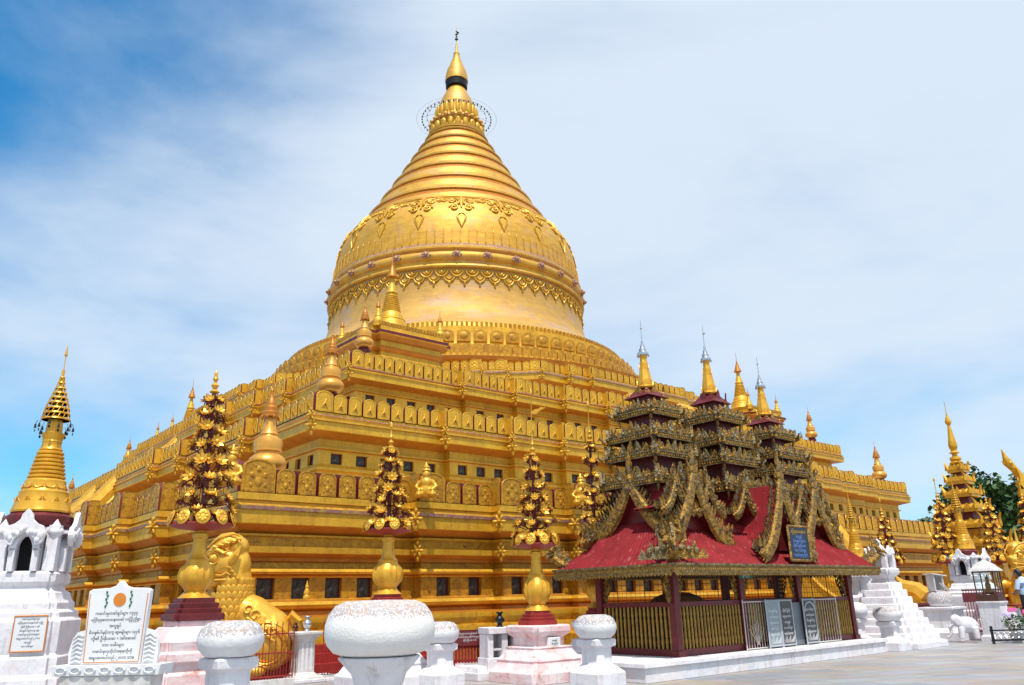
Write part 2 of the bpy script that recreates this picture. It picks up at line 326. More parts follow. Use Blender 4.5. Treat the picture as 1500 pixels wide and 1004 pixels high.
def windows(n, a, steps, p, z0, z1, sp, ww, dep):
    """the strip of wall between the windows: one continuous perforated band round the terrace"""
    b = MB(); V = []; F = []; idx = {}
    def vid(x, y, z):
        k = (round(x, 3), round(y, 3), round(z, 4))
        if k not in idx: idx[k] = len(V); V.append((x, y, z))
        return idx[k]
    zr = [z0-.004, z0+.002, z1-.002, z1+.004]
    for A, d, nv, ln, c0, c1 in plan(n, a, steps, p+.0015, True):
        k = int(round((ln-0.5)/sp)) if ln > 1.5 else 0
        rz = math.atan2(d[1], d[0]); cuts = []
        if k > 0:
            st = ln/(k+0.35); cuts = [st*(i+0.675) for i in range(k)]
        xs = [0.0]; solid = []
        for c in cuts:
            xs += [c-ww/2, c+ww/2]; solid += [True, False]
            x, y = A[0]+d[0]*c-nv[0]*(dep-0.035), A[1]+d[1]*c-nv[1]*(dep-0.035)
            WINS.append((camdist(x, y) if facing(x, y, *nv) else 999+camdist(x, y), x, y, (z0+z1)/2, rz, ww, z1-z0))
        xs.append(ln); solid.append(True)
        g = [[vid(A[0]+d[0]*x, A[1]+d[1]*x, z) for x in xs] for z in zr]
        gb = [[vid(A[0]+d[0]*x-nv[0]*dep, A[1]+d[1]*x-nv[1]*dep, z) for x in xs] for z in zr]
        for i in range(len(xs)-1):
            F.append((g[0][i], g[0][i+1], g[1][i+1], g[1][i])); F.append((g[2][i], g[2][i+1], g[3][i+1], g[3][i]))
            if solid[i]:
                F.append((g[1][i], g[1][i+1], g[2][i+1], g[2][i]))
                if i > 0: F.append((gb[1][i], g[1][i], g[2][i], gb[2][i]))
                if i < len(xs)-2: F.append((g[1][i+1], gb[1][i+1], gb[2][i+1], g[2][i+1]))
            else:
                F.append((g[1][i], g[1][i+1], gb[1][i+1], gb[1][i])); F.append((gb[2][i], gb[2][i+1], g[2][i+1], g[2][i]))
    b.add(V, F); return b
def merlons(n, a, steps, p, z, sp, w, h, big=1.5, bigh=1.12, kind=0):
    for A, d, nv, ln, c0, c1 in plan(n, a, steps, p, True):
        rz = math.atan2(d[1], d[0])
        if ln < 1.2:
            x, y = A[0]+d[0]*ln/2, A[1]+d[1]*ln/2
            MERL.append((camdist(x, y) if facing(x, y, *nv) else 999+camdist(x, y), x, y, z, rz, ln*.97, h*bigh*.98, 2)); continue
        s0 = w*big if c0 else 0; s1 = w*big if c1 else 0
        it = []
        if c0: it.append((s0/2+0.01, s0, h*bigh))
        if c1: it.append((ln-s1/2-0.01, s1, h*bigh))
        k = max(1, int(round((ln-s0-s1)/sp))); st = (ln-s0-s1)/k
        for i in range(k): it.append((s0+st*(i+0.5), w*st/sp, h))
        for c, ww, hh in it:
            x, y = A[0]+d[0]*c, A[1]+d[1]*c
            MERL.append((camdist(x, y) if facing(x, y, *nv) else 999+camdist(x, y), x, y, z, rz, ww, hh, kind))
FLOORW = mat('pale_terrace_tiles', (0.60, 0.56, 0.50), (0.50, 0.44, 0.36), rough=.6, scale=1.5)
P3 = [GOLD, GOLDO, PURP, GOLDD, FLOORW]
ST1 = [(20.28, .40), (17.5, .40), (14.6, .35)]; ST2 = [(16.55, .32), (13.6, .32), (11.1, .3), (8.4, .3)]; ST3 = [(13.7, .3), (11.0, .3), (8.2, .3), (5.6, .3)]
# terrace 1
pr1 = [(0.45, 0), (.45, .55), (.30, .62), (.30, .90), (.16, .96), (.22, 1.14), (.22, 1.28), (-.16, 1.33), (-.18, 1.42), (-.22, 1.46), (-.08, 1.50), (-.04, 1.585), (-.08, 1.67), (-.45, 1.71), (-.50, 1.74),
       (-.72, 1.74), (-.72, 2.28), (-.50, 2.28), (-.48, 2.32), (-.34, 2.37), (-.30, 2.43), (-.34, 2.50), (-.48, 2.54), (-.50, 2.68), (-.42, 2.70), (-.40, 2.78), (-.20, 2.90), (-.18, 3.06), (-.30, 3.07), (-.30, 3.30), (-.24, 3.33), (-.24, 3.38), (-.34, 3.39),
       (-.30, 3.42), (-.02, 3.60), (0, 3.62), (0, 3.96), (.05, 3.97), (.07, 4.06), (.0, 4.12), (-.10, 4.13), (-.10, 4.20), (-.04, 4.22), (-.04, 4.40), (-.6, 4.42)]
id1 = [3, 3, 0, 3, 3, 0, 1, 1, 1, 0, 0, 0, 1, 3, 3, 3, 3, 0, 1, 0, 0, 0, 3, 1, 1, 1, 0, 0, 3, 0, 0, 0, 1, 1, 0, 0, 2, 2, 3, 3, 0, 3, 0, 3]
id1[0] = 3
terrace('lower_terrace', 4, 25.5, ST1, pr1, P3, id1)
wb = windows(4, 25.5, ST1, -.50, 1.74, 2.28, .94, .50, .22); wb.build('lower_window_piers', GOLDD, PAG)
merlons(4, 25.5, ST1, -.10, 4.42, .64, .545, .66, 1.7, 1.32)
pr2 = [(-.05, 4.3), (-.05, 5.0), (-.25, 5.05), (-.30, 5.55), (-.55, 5.60), (-.60, 5.88), (-.50, 5.90), (-.52, 6.0), (-.60, 6.08), (-.62, 6.12), (-.86, 6.12), (-.86, 6.50), (-.62, 6.50), (-.61, 6.58), (-.50, 6.61), (-.50, 6.66), (-.60, 6.68), (-.60, 6.96), (-.52, 6.98), (-.42, 7.02), (-.05, 7.12), (0, 7.14), (0, 7.42), (.06, 7.44), (.06, 7.50), (-.04, 7.52), (-.04, 7.60), (.0, 7.62), (0, 7.66), (-.10, 7.68), (-.10, 7.76), (-.5, 7.78)]
id2 = [0, 0, 0, 0, 0, 0, 0, 0, 0, 0, 0, 0, 0, 1, 0, 0, 0, 1, 1, 1, 0, 0, 1, 0, 0, 0, 0, 2, 2, 0, 0, 0]
terrace('middle_terrace', 4, 21.74, ST2, pr2, P3, id2)
windows(4, 21.74, ST2, -.62, 6.12, 6.50, .86, .44, .20).build('middle_window_piers', GOLD, PAG)
merlons(4, 21.74, ST2, -.12, 7.78, .54, .475, .66, 1.35, 1.1, 1)
dz = 2.86
pr3 = [(-.05, 7.6), (-.05, 8.2), (-.45, 8.25), (-.50, 8.75), (-.62, 8.8), (-.62, 9.0), (-.55, 9.05), (-.62, 9.18), (-.64, 9.24), (-.86, 9.24), (-.86, 9.58), (-.64, 9.58), (-.63, 9.64), (-.52, 9.66), (-.52, 9.70), (-.60, 9.72), (-.60, 9.94), (-.5, 9.96), (-.05, 9.99), (0, 10.0), (0, 10.26), (.05, 10.28), (.05, 10.33), (-.04, 10.35), (-.04, 10.40), (0, 10.42), (0, 10.46), (-.5, 10.48)]
id3 = [0]*12 + [1, 0, 0, 0, 1, 1, 1, 0, 0, 0, 1, 1, 0, 2, 0, 0]
terrace('upper_terrace', 4, 18.97, ST3, pr3, P3, id3)
windows(4, 18.97, ST3, -.64, 9.24, 9.58, .95, .42, .20).build('upper_window_piers', GOLD, PAG)
merlons(4, 18.97, ST3, -.10, 10.48, .47, .41, .65, 1.3, 1.06, 1)
# octagonal terrace
ST4 = [(5.3, .35), (4.0, .3)]
pr4 = [(-.3, 10.3), (-.3, 10.9), (-.6, 11.0), (-.65, 11.9), (-.55, 11.95), (-.5, 12.02), (-.1, 12.20), (0, 12.25), (0, 12.56), (.06, 12.58), (.06, 12.66), (-.06, 12.68), (-.06, 12.76), (-.5, 12.78)]
terrace('octagonal_terrace', 8, 17.0, ST4, pr4, P3, [0, 0, 0, 1, 1, 1, 1, 0, 2, 2, 0, 0, 0])
merlons(8, 17.0, ST4, -.12, 12.78, .48, .41, .48, 1.3, 1.1, 0)

def merlon_mb(w, h, kind):
    b = MB(); a = w/2; T = 0.055
    top = h*(0.74 if kind != 2 else .97)
    pts = [(-a, 0), (a, 0), (a, top)] + [(a*math.cos(t_), top+(h-top)*math.sin(t_)) for t_ in [PI*k/8 for k in range(1, 8)]] + [(-a, top)]
    b.plate(pts, -T, T, 0, 0 if kind == 2 else 1); b.plate([(x*.97, z*.97) for x, z in pts], T, T+.05, 1, 1)
    ia = a*0.74; it = top*1.0
    ring = []
    for sc_, yy in ((.96, -T-.001), (0.92, -T-.016), (0.86, -T-.016), (0.82, -T-.002)):
        r_ = [(-a*sc_*0.94, .05*h)] + [(-a*sc_*.94, top)] + [(-a*.94*sc_*math.cos(PI*k/8), top+(h-top)*.94*sc_*math.sin(PI*k/8)) for k in range(1, 8)] + [(a*.94*sc_, top), (a*sc_*.94, .05*h)]
        ring.append([(x, yy, z) for x, z in r_])
    n = len(ring[0]); vs = sum(ring, []); fs = []
    for k in range(3):
        for i in range(n-1): fs.append((k*n+i, (k+1)*n+i, (k+1)*n+i+1, k*n+i+1))
    b.add(vs, [f[::-1] for f in fs], 0)
    if kind == 2: pass
    elif kind == 1:     # raised slanting leaf
        b.tube([(-a*.42, -T-.0, .16*h), (-a*.05, -T-.045, .40*h), (a*.10, -T-.02, .62*h)], [.012, .030, .012], 6, 0)
        b.tube([(a*.42, -T-.0, .12*h), (a*.15, -T-.03, .34*h), (a*.02, -T-.01, .55*h)], [.01, .022, .01], 6, 0)
    else:             # scrollwork
        for (x, z, q) in ((0, .30, .24), (-.28, .5, .14), (.28, .5, .14), (0, .68, .16), (-.3, .2, .12), (.3, .2, .12)):
            b.ell((x*a*1.4, -T-.002, z*h), (q*a, .018, q*a*1.2), 8, 5, 0)
    return b
def backing(n, a, steps, p, z, h):
    vs = [(x, y, z) for x, y in plan(n, a, steps, p)]; m_ = len(vs); vs += [(x, y, z+h) for x, y, z in vs] + [(x, y, z) for x, y in plan(n, a, steps, p-.08)] + [(x, y, z+h) for x, y in plan(n, a, steps, p-.08)]
    fs = []
    for i in range(m_):
        j = (i+1) % m_; fs += [(i, j, m_+j, m_+i), (m_+i, m_+j, 3*m_+j, 3*m_+i), (2*m_+j, 2*m_+i, 3*m_+i, 3*m_+j)]
    MB().add(vs, fs).build('parapet_backing', MARO, PAG)
backing(4, 25.5, ST1, -.22, 4.41, .66); backing(4, 21.74, ST2, -.24, 7.77, .50); backing(4, 18.97, ST3, -.22, 10.47, .52); backing(8, 17.0, ST4, -.24, 12.77, .38)
MERL.sort(key=lambda q: q[0])
cache = {}
far_b = MB(); far_b2 = MB()
for i, (dd, x, y, z, rz, ww, hh, kind) in enumerate(MERL):
    key = (round(ww, 2), round(hh, 2), kind)
    if key not in cache: cache[key] = (merlon_mb(ww, hh, kind), [None])
    src, ob = cache[key]
    if i < 100:
        if ob[0] is None:
            ob[0] = src.build('merlon', [GOLDD if z < 6 else GOLD, MARO], PAG, (x, y, z), rz)
        else: inst(ob[0], PAG, (x, y, z), rz)
    else:
        far_b.at(x, y, z, rz).add(src.v, src.f, src.m)
tag(far_b.build('farther_merlons', [GOLD, MARO], PAG), kind='stuff')
def window_mb(ww, hh):
    b = MB().box(0, 0, -hh/2+.002, ww-.004, .05, hh-.004)
    for sx in (-1, 1): b.box(sx*(ww/2-.018), -.045, -hh/2+.002, .03, .05, hh-.004, 1)
    for sz in (-hh/2+.003, hh/2-.033): b.box(0, -.044, sz, ww-.066, .048, .03, 1)
    b.ell((0, -.03, -hh*.12), (ww*.20, .03, hh*.20), 8, 6); b.ell((0, -.03, hh*.16), (ww*.09, .03, hh*.11), 8, 6); b.ell((ww*.25, -.03, -hh*.2), (ww*.1, .03, hh*.2), 7, 5); b.ell((-ww*.25, -.03, -hh*.15), (ww*.08, .03, hh*.24), 7, 5)
    return b
WINS.sort(key=lambda q: q[0]); proto = {}
fw1 = MB()
for i, (dd, x, y, z, rz, ww, hh) in enumerate(WINS):
    key = (ww, round(hh, 2), i % 9 == 4)
    if i < 100:
        if key not in proto: proto[key] = window_mb(ww, hh).build('window', [TILE2 if key[2] else TILE, MARO], PAG, (x, y, z), rz)
        else: inst(proto[key], PAG, (x, y, z), rz)
    else: fw1.at(x, y, z, rz).box(0, 0, -hh/2+.002, ww-.004, .05, hh-.004)
tag(fw1.build('farther_windows', TILE, PAG), kind='stuff')
# gilt rosettes at the cornice corners
def flower_mb(r=.2, petals=6, m=0):
    b = MB()
    for k in range(petals):
        a = 2*PI*k/petals; c = (math.cos(a)*r*.62, -.07, math.sin(a)*r*.62)
        b.ell(c, (r*.5, .05, r*.24), 8, 6, m, (-a, 'Y'))
    b.ell((0, -.12, 0), (r*.3, .09, r*.3), 8, 6, m)
    b.ell((0, -.03, -r*1.25), (r*.3, .08, r*.5), 8, 6, m); b.ell((0, -.03, r*1.2), (r*.28, .07, r*.4), 8, 6, m)
    return b
fl0 = flower_mb(.175).build('cornice_rosette', GOLD, PAG, (0, 0, -50)); first = True
cands = []
for n, a, steps, ps in ((4, 25.5, ST1, ((.06, 3.88, 1.15), (-.14, 3.0, 1.0))), (4, 21.74, ST2, ((.06, 7.56, .9), (0, 7.24, 1.15))), (4, 18.97, ST3, ((.05, 10.36, .85), (0, 10.1, 1.0))), (8, 17.0, ST4, ((.05, 12.66, .85), (0, 12.38, .95)))):
    for p, z, s_ in ps:
        ev = plan(n, a, steps, p, True); q = len(ev)
        for i in range(q):
            A, d, nv, ln, c0, c1 = ev[i]
            if c0:
                nb = (nv[0]+ev[i-1][2][0], nv[1]+ev[i-1][2][1]); lb = math.hypot(*nb); nb = (nb[0]/lb, nb[1]/lb)
                if facing(A[0], A[1], *nb): cands.append((camdist(*A), A[0], A[1], z, math.atan2(nb[0], -nb[1]), s_))
cands.sort()
for i, (_, x, y, z, rz, s_) in enumerate(cands[:100]):
    if i == 0: fl0.location = (x, y, z); fl0.rotation_euler = (0, 0, rz); fl0.scale = (s_, s_, s_)
    else: inst(fl0, PAG, (x, y, z), rz, (s_, s_, s_))
# ---- circular body
def lat(name, prof, m, n=128, mids=0, **k): return MB().lathe(prof, n, mids, **k).build(name, m, PAG, sharp=32)
steps_b = [(15.6, 12.6), (15.6, 13.3), (15.2, 13.5), (15.0, 14.0), (15.35, 14.12), (15.45, 14.3), (15.1, 14.42), (14.6, 14.5), (14.3, 14.55), (14.3, 14.8), (14.0, 14.85), (13.7, 14.9), (13.7, 15.55), (13.5, 15.6), (13.0, 15.75), (12.95, 15.85), (12.95, 16.62), (12.75, 16.68), (12.45, 16.8), (12.3, 16.86), (12.3, 17.1), (12.18, 17.12), (12.1, 17.4), (11.85, 17.5), (11.8, 17.55)]
lat('drum_base', steps_b, [GOLD, GOLDO], mids=[0]*3+[1, 1, 0, 0]+[0]*17)
fl = [(11.8, 17.5), (11.2, 17.85), (10.55, 18.35), (10.0, 18.95), (9.66, 19.6), (9.5, 20.3), (9.42, 21.0), (9.40, 22.0), (9.42, 22.08)]
lat('bell_foot', fl, GOLDF)
lat('bell_belt', [(9.42, 22.05), (9.62, 22.1), (9.66, 22.2), (9.60, 22.32), (9.46, 22.36), (9.44, 22.62), (9.50, 22.66), (9.62, 22.78), (9.66, 22.95), (9.62, 23.12), (9.50, 23.24), (9.42, 23.27), (9.44, 23.42), (9.52, 23.5), (9.52, 23.66), (9.42, 23.72), (9.36, 23.78), (9.34, 23.9)], [GOLDP, GOLDO, PURP], mids=[0, 0, 0, 1, 0, 0, 0, 0, 0, 0, 1, 1, 0, 0, 0, 2, 2])
lat('bell', [(9.33, 23.85), (9.29, 24.6), (9.22, 25.3), (9.10, 25.95), (8.90, 26.6), (8.62, 27.15), (8.30, 27.6), (8.02, 27.9), (7.85, 28.08)], GOLDP)
cone = [(7.83, 28.02), (7.93, 28.10), (7.90, 28.24), (7.62, 28.38)]
zc, rc = 29.6, 7.1
zs = [28.38, 30.05, 31.6, 33.05, 34.35, 35.5, 36.55, 37.5]
rs = [7.50, 6.50, 5.55, 4.72, 3.98, 3.34, 2.76, 2.26]
cm = [0, 0, 1]
for k in range(7):
    z0, z1, r0, r1 = zs[k], zs[k+1], rs[k], rs[k+1]; h = z1-z0
    f = lambda u: r0+(r1-r0)*u
    seg = [(f(0)-.02, z0+.02*h), (f(.20)+.06, z0+.22*h), (f(.46)+.02, z0+.46*h), (f(.50)-.08, z0+.50*h), (f(.54)+.12, z0+.55*h), (f(.64)+.20, z0+.65*h), (f(.74)+.14, z0+.75*h), (f(.78)-.06, z0+.80*h), (f(.88)-.02, z0+.90*h)]
    cone += seg; cm += [0, 0, 1, 1, 0, 0, 0, 1, 0]
lat('spire_rings', cone, [GOLDP, GOLDO], mids=(cm+[0]*200)[:len(cone)-1])
lot = [(2.34, 37.5), (2.38, 37.7), (2.2, 37.8), (1.95, 38.1), (1.85, 38.4), (2.0, 38.6), (2.05, 38.8), (1.95, 39.0), (1.72, 39.2), (1.62, 39.8), (1.55, 40.4), (1.58, 40.5), (1.5, 40.6)]
lat('lotus_band', lot, GOLDP, 64)
lat('banana_bud', [(1.46, 40.6), (1.34, 41.1), (1.14, 41.6), (.88, 42.15), (.62, 42.6), (.35, 42.9), (.2, 43.0)], GOLDP, 48)
for k in range(22):
    a = 2*PI*k/22
    if k == 0:
        pt1 = MB().ell((0, -2.16, 38.05), (.26, .16, .42), 10, 7).build('lotus_petal', GOLD, PAG); pt2 = MB().ell((0, -1.72, 39.75), (.20, .12, .62), 10, 7).build('bud_petal', GOLD, PAG)
    else: inst(pt1, PAG, (0, 0, 0), a); inst(pt2, PAG, (0, 0, 0), a)
for k in range(24):
    a = 2*PI*k/24
    if k == 0: bd = MB().ell((0, 0, 0), (.2, .2, .2), 12, 8).build('bead', GOLDP, PAG, (2.14, 0, 38.78))
    else: inst(bd, PAG, (2.14*math.cos(a), 2.14*math.sin(a), 38.78))
hb = MB().lathe([(.62, 42.55), (.9, 42.6), (.92, 43.2), (.93, 43.3)], 32, 0).build('umbrella_cage', IRON, PAG)
MB().lathe([(.80, 43.18), (.97, 43.2), (.97, 43.35), (.90, 43.9), (.78, 44.4), (.60, 44.8), (.36, 45.5), (.24, 46.0), (.27, 46.1), (.13, 46.3), (.09, 46.9), (.03, 47.3), (.02, 48.9)], 32).build('umbrella', GOLDP, PAG)
vb = MB()
for z, q in ((47.6, .16), (47.85, .10), (48.1, .13), (48.4, .08)): vb.lathe([(.02, z-.08), (q, z), (.02, z+.09)], 10)
vb.plate([(0, 48.2), (.22, 48.3), (.3, 48.5), (0, 48.45)], -.01, .01); vb.build('vane', IRON, PAG)
wr = MB()
for r_, z in ((2.45, 39.7), (3.3, 39.45), (2.85, 39.55)):
    n = 64
    wr.tube([(r_*math.cos(2*PI*k/n), r_*math.sin(2*PI*k/n), z) for k in range(n+1)], .012 if r_ > 3 else .018, 4)
for k in range(12): wr.at(0, 0, 0, 2*PI*k/12).tube([(1.5, 0, 40.1), (2.95, 0, 39.5)], .015, 4)
wr.at()
ring = wr.build('wire_halo', SILV, PAG)
hbells = MB()
for k in range(44):
    a = 2*PI*k/44; hbells.ell((2.85*math.cos(a), 2.85*math.sin(a), 39.43), (.06, .06, .1), 6, 5)
    if k % 2: hbells.ell((2.45*math.cos(a), 2.45*math.sin(a), 39.6), (.045, .045, .07), 6, 5)
hbells.build('halo_bells', IRON, ring)
# relief on the bell: scroll pendants, spikes, belt rosettes, lace band
sp = MB()
def spiral(cx, cz, r, s_, yy=0):
    return [(cx+s_*math.cos(t_)*r*(1-t_/12.5), yy, cz+math.sin(t_)*r*(1-t_/12.5)) for t_ in [k*.55 for k in range(19)]]
def onbell(pts, z0, prof):     # lay a flat drawing (x, y=lift, z) on the lathed surface
    o = []
    for x, y, z in pts:
        r_ = prof[0][0]
        for (ra, za), (rb, zb) in zip(prof, prof[1:]):
            if za <= z <= zb: r_ = ra+(rb-ra)*(z-za)/(zb-za); break
        if z > prof[-1][1]: r_ = prof[-1][0]
        a = x/max(r_, .1); o.append((math.sin(a)*(r_+y), -math.cos(a)*(r_+y), z))
    return o
BELL = [(9.33, 23.85), (9.29, 24.6), (9.22, 25.3), (9.10, 25.95), (8.90, 26.6), (8.62, 27.15), (8.30, 27.6), (8.02, 27.9), (7.85, 28.08)]
sb = MB()
for s_ in (-1, 1):
    sb.tube(onbell(spiral(s_*.50, 26.78, .32, s_, .06), 0, BELL), .07, 6)
    sb.tube(onbell(spiral(s_*.62, 27.42, .24, -s_, .06), 0, BELL), .07, 6)
    sb.tube(onbell([(s_*.2, .08, 27.1), (s_*.12, .1, 27.45), (s_*.3, .05, 27.75), (s_*.8, .04, 27.9), (s_*1.2, .03, 28.0)], 0, BELL), [.07, .09, .08, .05, .03], 6)
sb.tube(onbell([(0, .08, 28.0), (0, .12, 27.5), (0, .08, 26.75)], 0, BELL), [.12, .16, .05], 6)
drop = [(.0, .03, 26.25), (.20, .05, 26.2), (.32, .05, 25.98), (.27, .05, 25.75), (0, .05, 25.1), (-.27, .05, 25.75), (-.32, .05, 25.98), (-.20, .05, 26.2), (0, .03, 26.25)]
sb.tube(onbell(drop, 0, BELL), .045, 5)
d2 = onbell([(0, .04, 26.2), (.26, .05, 25.95), (0, .05, 25.2), (-.26, .05, 25.95)], 0, BELL); sb.add(d2, [(0, 3, 2, 1)])
for s_ in (-1, 1): sb.tube(onbell(spiral(s_*1.15, 27.55, .20, -s_, .05), 0, BELL), .05, 5)
pend = sb.build('scroll_pendant', GOLD, PAG)
for k in range(1, 20): inst(pend, PAG, (0, 0, 0), 2*PI*k/20+R(2))
pend.rotation_euler = (0, 0, R(2))
rbm = MB()
nsp = 104
for k in range(nsp):
    a = 2*PI*k/nsp
    rbm.at(0, 0, 0, a).tube(onbell([(0, .005, 23.9), (0, .06, 24.05), (0, .05, 24.85), (0, .01, 25.05)], 0, BELL), [.03, .036, .03, .01], 5)
rbm.at(); rbm.build('relief_spikes', GOLD, PAG)
rm = MB()
for k in range(7):
    a = 2*PI*k/7; rm.ell((math.cos(a)*.22, -.03, math.sin(a)*.17), (.12, .07, .10), 8, 6)
rm.ell((0, -.14, 0), (.14, .12, .14), 8, 6)
rmo = rm.build('belt_rosette', PURP, PAG, (0, -9.66, 22.95))
for k in range(1, 30): a = 2*PI*k/30; inst(rmo, PAG, (math.sin(a)*9.66, -math.cos(a)*9.66, 22.95), a)
lb = MB(); WB = [(9.5, 20.3), (9.42, 21.0), (9.40, 22.05)]
nl = 60; cw = 2*PI*9.42/nl
for k in range(nl):
    a = 2*PI*k/nl; lb.at(0, 0, 0, a)
    for rr, zz, q in ((.40, 21.85, .055), (.22, 21.85, .05)):
        lb.tube(onbell([(rr*math.sin(t_), .06, zz-rr*1.15*math.cos(t_)+.1) for t_ in [(-1.45+k2*.29) for k2 in range(11)]], 0, WB), q, 5)
    lb.ell(onbell([(0, .06, 21.8)], 0, WB)[0], (.12, .1, .12), 8, 5)
    lb.at(0, 0, 0, a+PI/nl)
    for rr, zz, q in ((.34, 21.5, .05), (.18, 21.5, .045)):
        lb.tube(onbell([(rr*math.sin(t_), .05, zz-rr*1.1*math.cos(t_)) for t_ in [(-1.45+k2*.29) for k2 in range(11)]], 0, WB), q, 5)
    lb.tube(onbell([(0, .05, 21.2), (0, .1, 21.0), (0, .02, 20.72)], 0, WB), [.03, .09, .01], 5)
lb.at(); lb.build('lace_band', GOLD, PAG)
# lotus panels and small panels round the drum base
a1b = MB(); n1_ = 84
for k in range(n1_):
    a1b.at(0, 0, 0, 2*PI*k/n1_)
    w_ = 2*PI*12.95/n1_*.42
    pts = [(-w_, 15.9), (w_, 15.9), (w_, 16.3)] + [(w_*math.cos(PI*j/6), 16.3+.32*math.sin(PI*j/6)) for j in range(1, 6)] + [(-w_, 16.3)]
    a1b.plate(pts, -13.05, -12.9); a1b.ell((0, -13.05, 16.25), (w_*.6, .05, .22), 8, 6)
n2_ = 150
for k in range(n2_):
    a1b.at(0, 0, 0, 2*PI*k/n2_)
    w_ = 2*PI*13.7/n2_*.43
    pts = [(-w_, 14.92), (w_, 14.92), (w_, 15.4), (w_*.5, 15.52), (-w_*.5, 15.52), (-w_, 15.4)]
    a1b.plate(pts, -13.8, -13.6)
n3_ = 260
for k in range(n3_):
    a1b.at(0, 0, 0, 2*PI*k/n3_); a1b.box(0, -12.2, 17.13, .14, .12, .26); a1b.box(0, -14.3, 14.58, .15, .12, .2)
a1b.at(); a1b.build('lotus_panels', GOLDD, PAG)

m_tan = mat('worn_tan_cement', (0.36, 0.27, 0.18), (0.28, 0.21, 0.15), rough=0.8, scale=.6, bump=.3, c3=(0.44, 0.38, 0.32), s3=1.2, t3=(0.55, 0.7), stretch=(.5, 1.6, 1))
tag(MB().add([(8.5, 23.4, .004), (13.1, 27.3, .004), (15.8, 29.0, .004), (19.0, 29.6, .004), (30, 28.5, .004), (60, 60, .004), (20, 60, .004)], [(0, 1, 2, 3, 4, 5, 6)]).build('cement_path', m_tan), kind='structure')

# ------------------------------------------------------------------ stairs and corner shrines of the pagoda
def stair(side):
    e = bpy.data.objects.new('stairway', None); COL.objects.link(e); e.parent = PAG; e.rotation_euler = (0, 0, side*PI/2)
    b = MB(); prof = []
    y0, y1, z1 = -29.4, -18.6, 10.5; n = 44
    pts = [(y0, 0)]
    for k in range(n):
        ya = y0+(y1-y0)*k/n; z = z1*(k+1)/n; pts += [(ya, z), (y0+(y1-y0)*(k+1)/n, z)]
    pts.append((y1, 0))
    q = [(1.6, p[0], p[1]) for p in pts]; q2 = [(-1.6, p[0], p[1]) for p in pts]; m_ = len(pts)
    b.add(q+q2, [tuple(range(m_)), tuple(range(2*m_-1, m_-1, -1))] + [(i, i+m_, (i+1) % m_+m_, (i+1) % m_) for i in range(m_)])
    b.build('steps', GOLDD, e)
    for s in (-1, 1):
        r = MB(); x0, x1 = s*1.6, s*2.5
        top = [(-30.2, 1.1), (-29.9, 1.35), (-29.2, 1.5), (-28.2, 2.2), (-27.2, 3.3), (-26.3, 4.6), (-25.7, 5.0), (-25.0, 5.2), (-23.6, 6.5), (-22.4, 8.0), (-21.4, 8.5), (-20.2, 9.6), (-19.0, 11.2), (-18.4, 11.4)]
        out = [(-30.2, 0)] + top + [(-18.4, 0)]; k = len(out)
        vs = [(x0, y, z) for y, z in out] + [(x1, y, z) for y, z in out]
        fs = [tuple(range(k)), tuple(range(2*k-1, k-1, -1))] + [(i, (i+1) % k, (i+1) % k+k, i+k) for i in range(k)]
        r.add(vs, fs); r.tube([((x0+x1)/2, y, z+.12) for y, z in top], .42, 8, 1)
        r.tube([((x0+x1)/2+s*.42, y, z-.45) for y, z in top], .09, 6, 0)
        r.build('ramp_wall', [GOLD, GOLDB], e)
    return e
for sd_ in (0, 3, 1): stair(sd_)

def diag(a, r): return (CX+r*math.cos(R(a)), CY+r*math.sin(R(a)))
def bulb_stupa(label, loc, sc, group='little gilded stupas on the terrace corners'):
    t = thing('small_stupa', label, 'stupa', loc, GRID, group, sc)
    MB().stack(OCT, [(.34, -1.2), (.34, -.35), (.30, -.3), (.33, -.12), (.27, -.05), (.25, .02)], x=0, y=0).build('pedestal', MARO, t)
    MB().lathe([(.25, .0), (.40, .07), (.50, .2), (.52, .32), (.46, .45), (.34, .55), (.33, .60), (.38, .63), (.37, .70), (.39, .85), (.36, .95), (.26, 1.02), (.24, 1.06), (.26, 1.10), (.19, 1.2), (.16, 1.45), (.13, 1.62), (.06, 1.7)], 28).build('body', GOLDO2, t)
    u = MB().lathe([(.17, 1.58), (.23, 1.6), (.23, 1.72), (.19, 1.76), (.19, 1.86), (.14, 1.92), (.14, 2.0), (.09, 2.08), (.04, 2.3), (.05, 2.36), (.015, 2.42), (.012, 2.75)], 16)
    for k in range(8): u.ell((.23*math.cos(k*PI/4), .23*math.sin(k*PI/4), 1.58), (.035, .035, .06), 6, 5)
    u.build('umbrella', GOLDO, t)
    return t
GOLDO2 = mat('coppery_gold', (0.80, 0.40, 0.07), (0.68, 0.30, 0.045), rough=0.34, metal=0.4, scale=3, bump=0.1)
names = {-94.8: 'near corner', -4.8: 'far right corner', 175.2: 'far left corner'}
for a, nm in names.items():
    for r_, z, sc, lv in ((34.2, 5.08, 1.04, 'lowest'), (29.0, 8.75, .94, 'middle'), (24.9, 11.75, .80, 'upper')):
        if r_ > 34 and a != -94.8: continue
        x, y = diag(a, r_)
        bulb_stupa('coppery gold bulb-bellied stupa on the %s terrace at its %s' % (lv, nm), (x, y, z), sc)
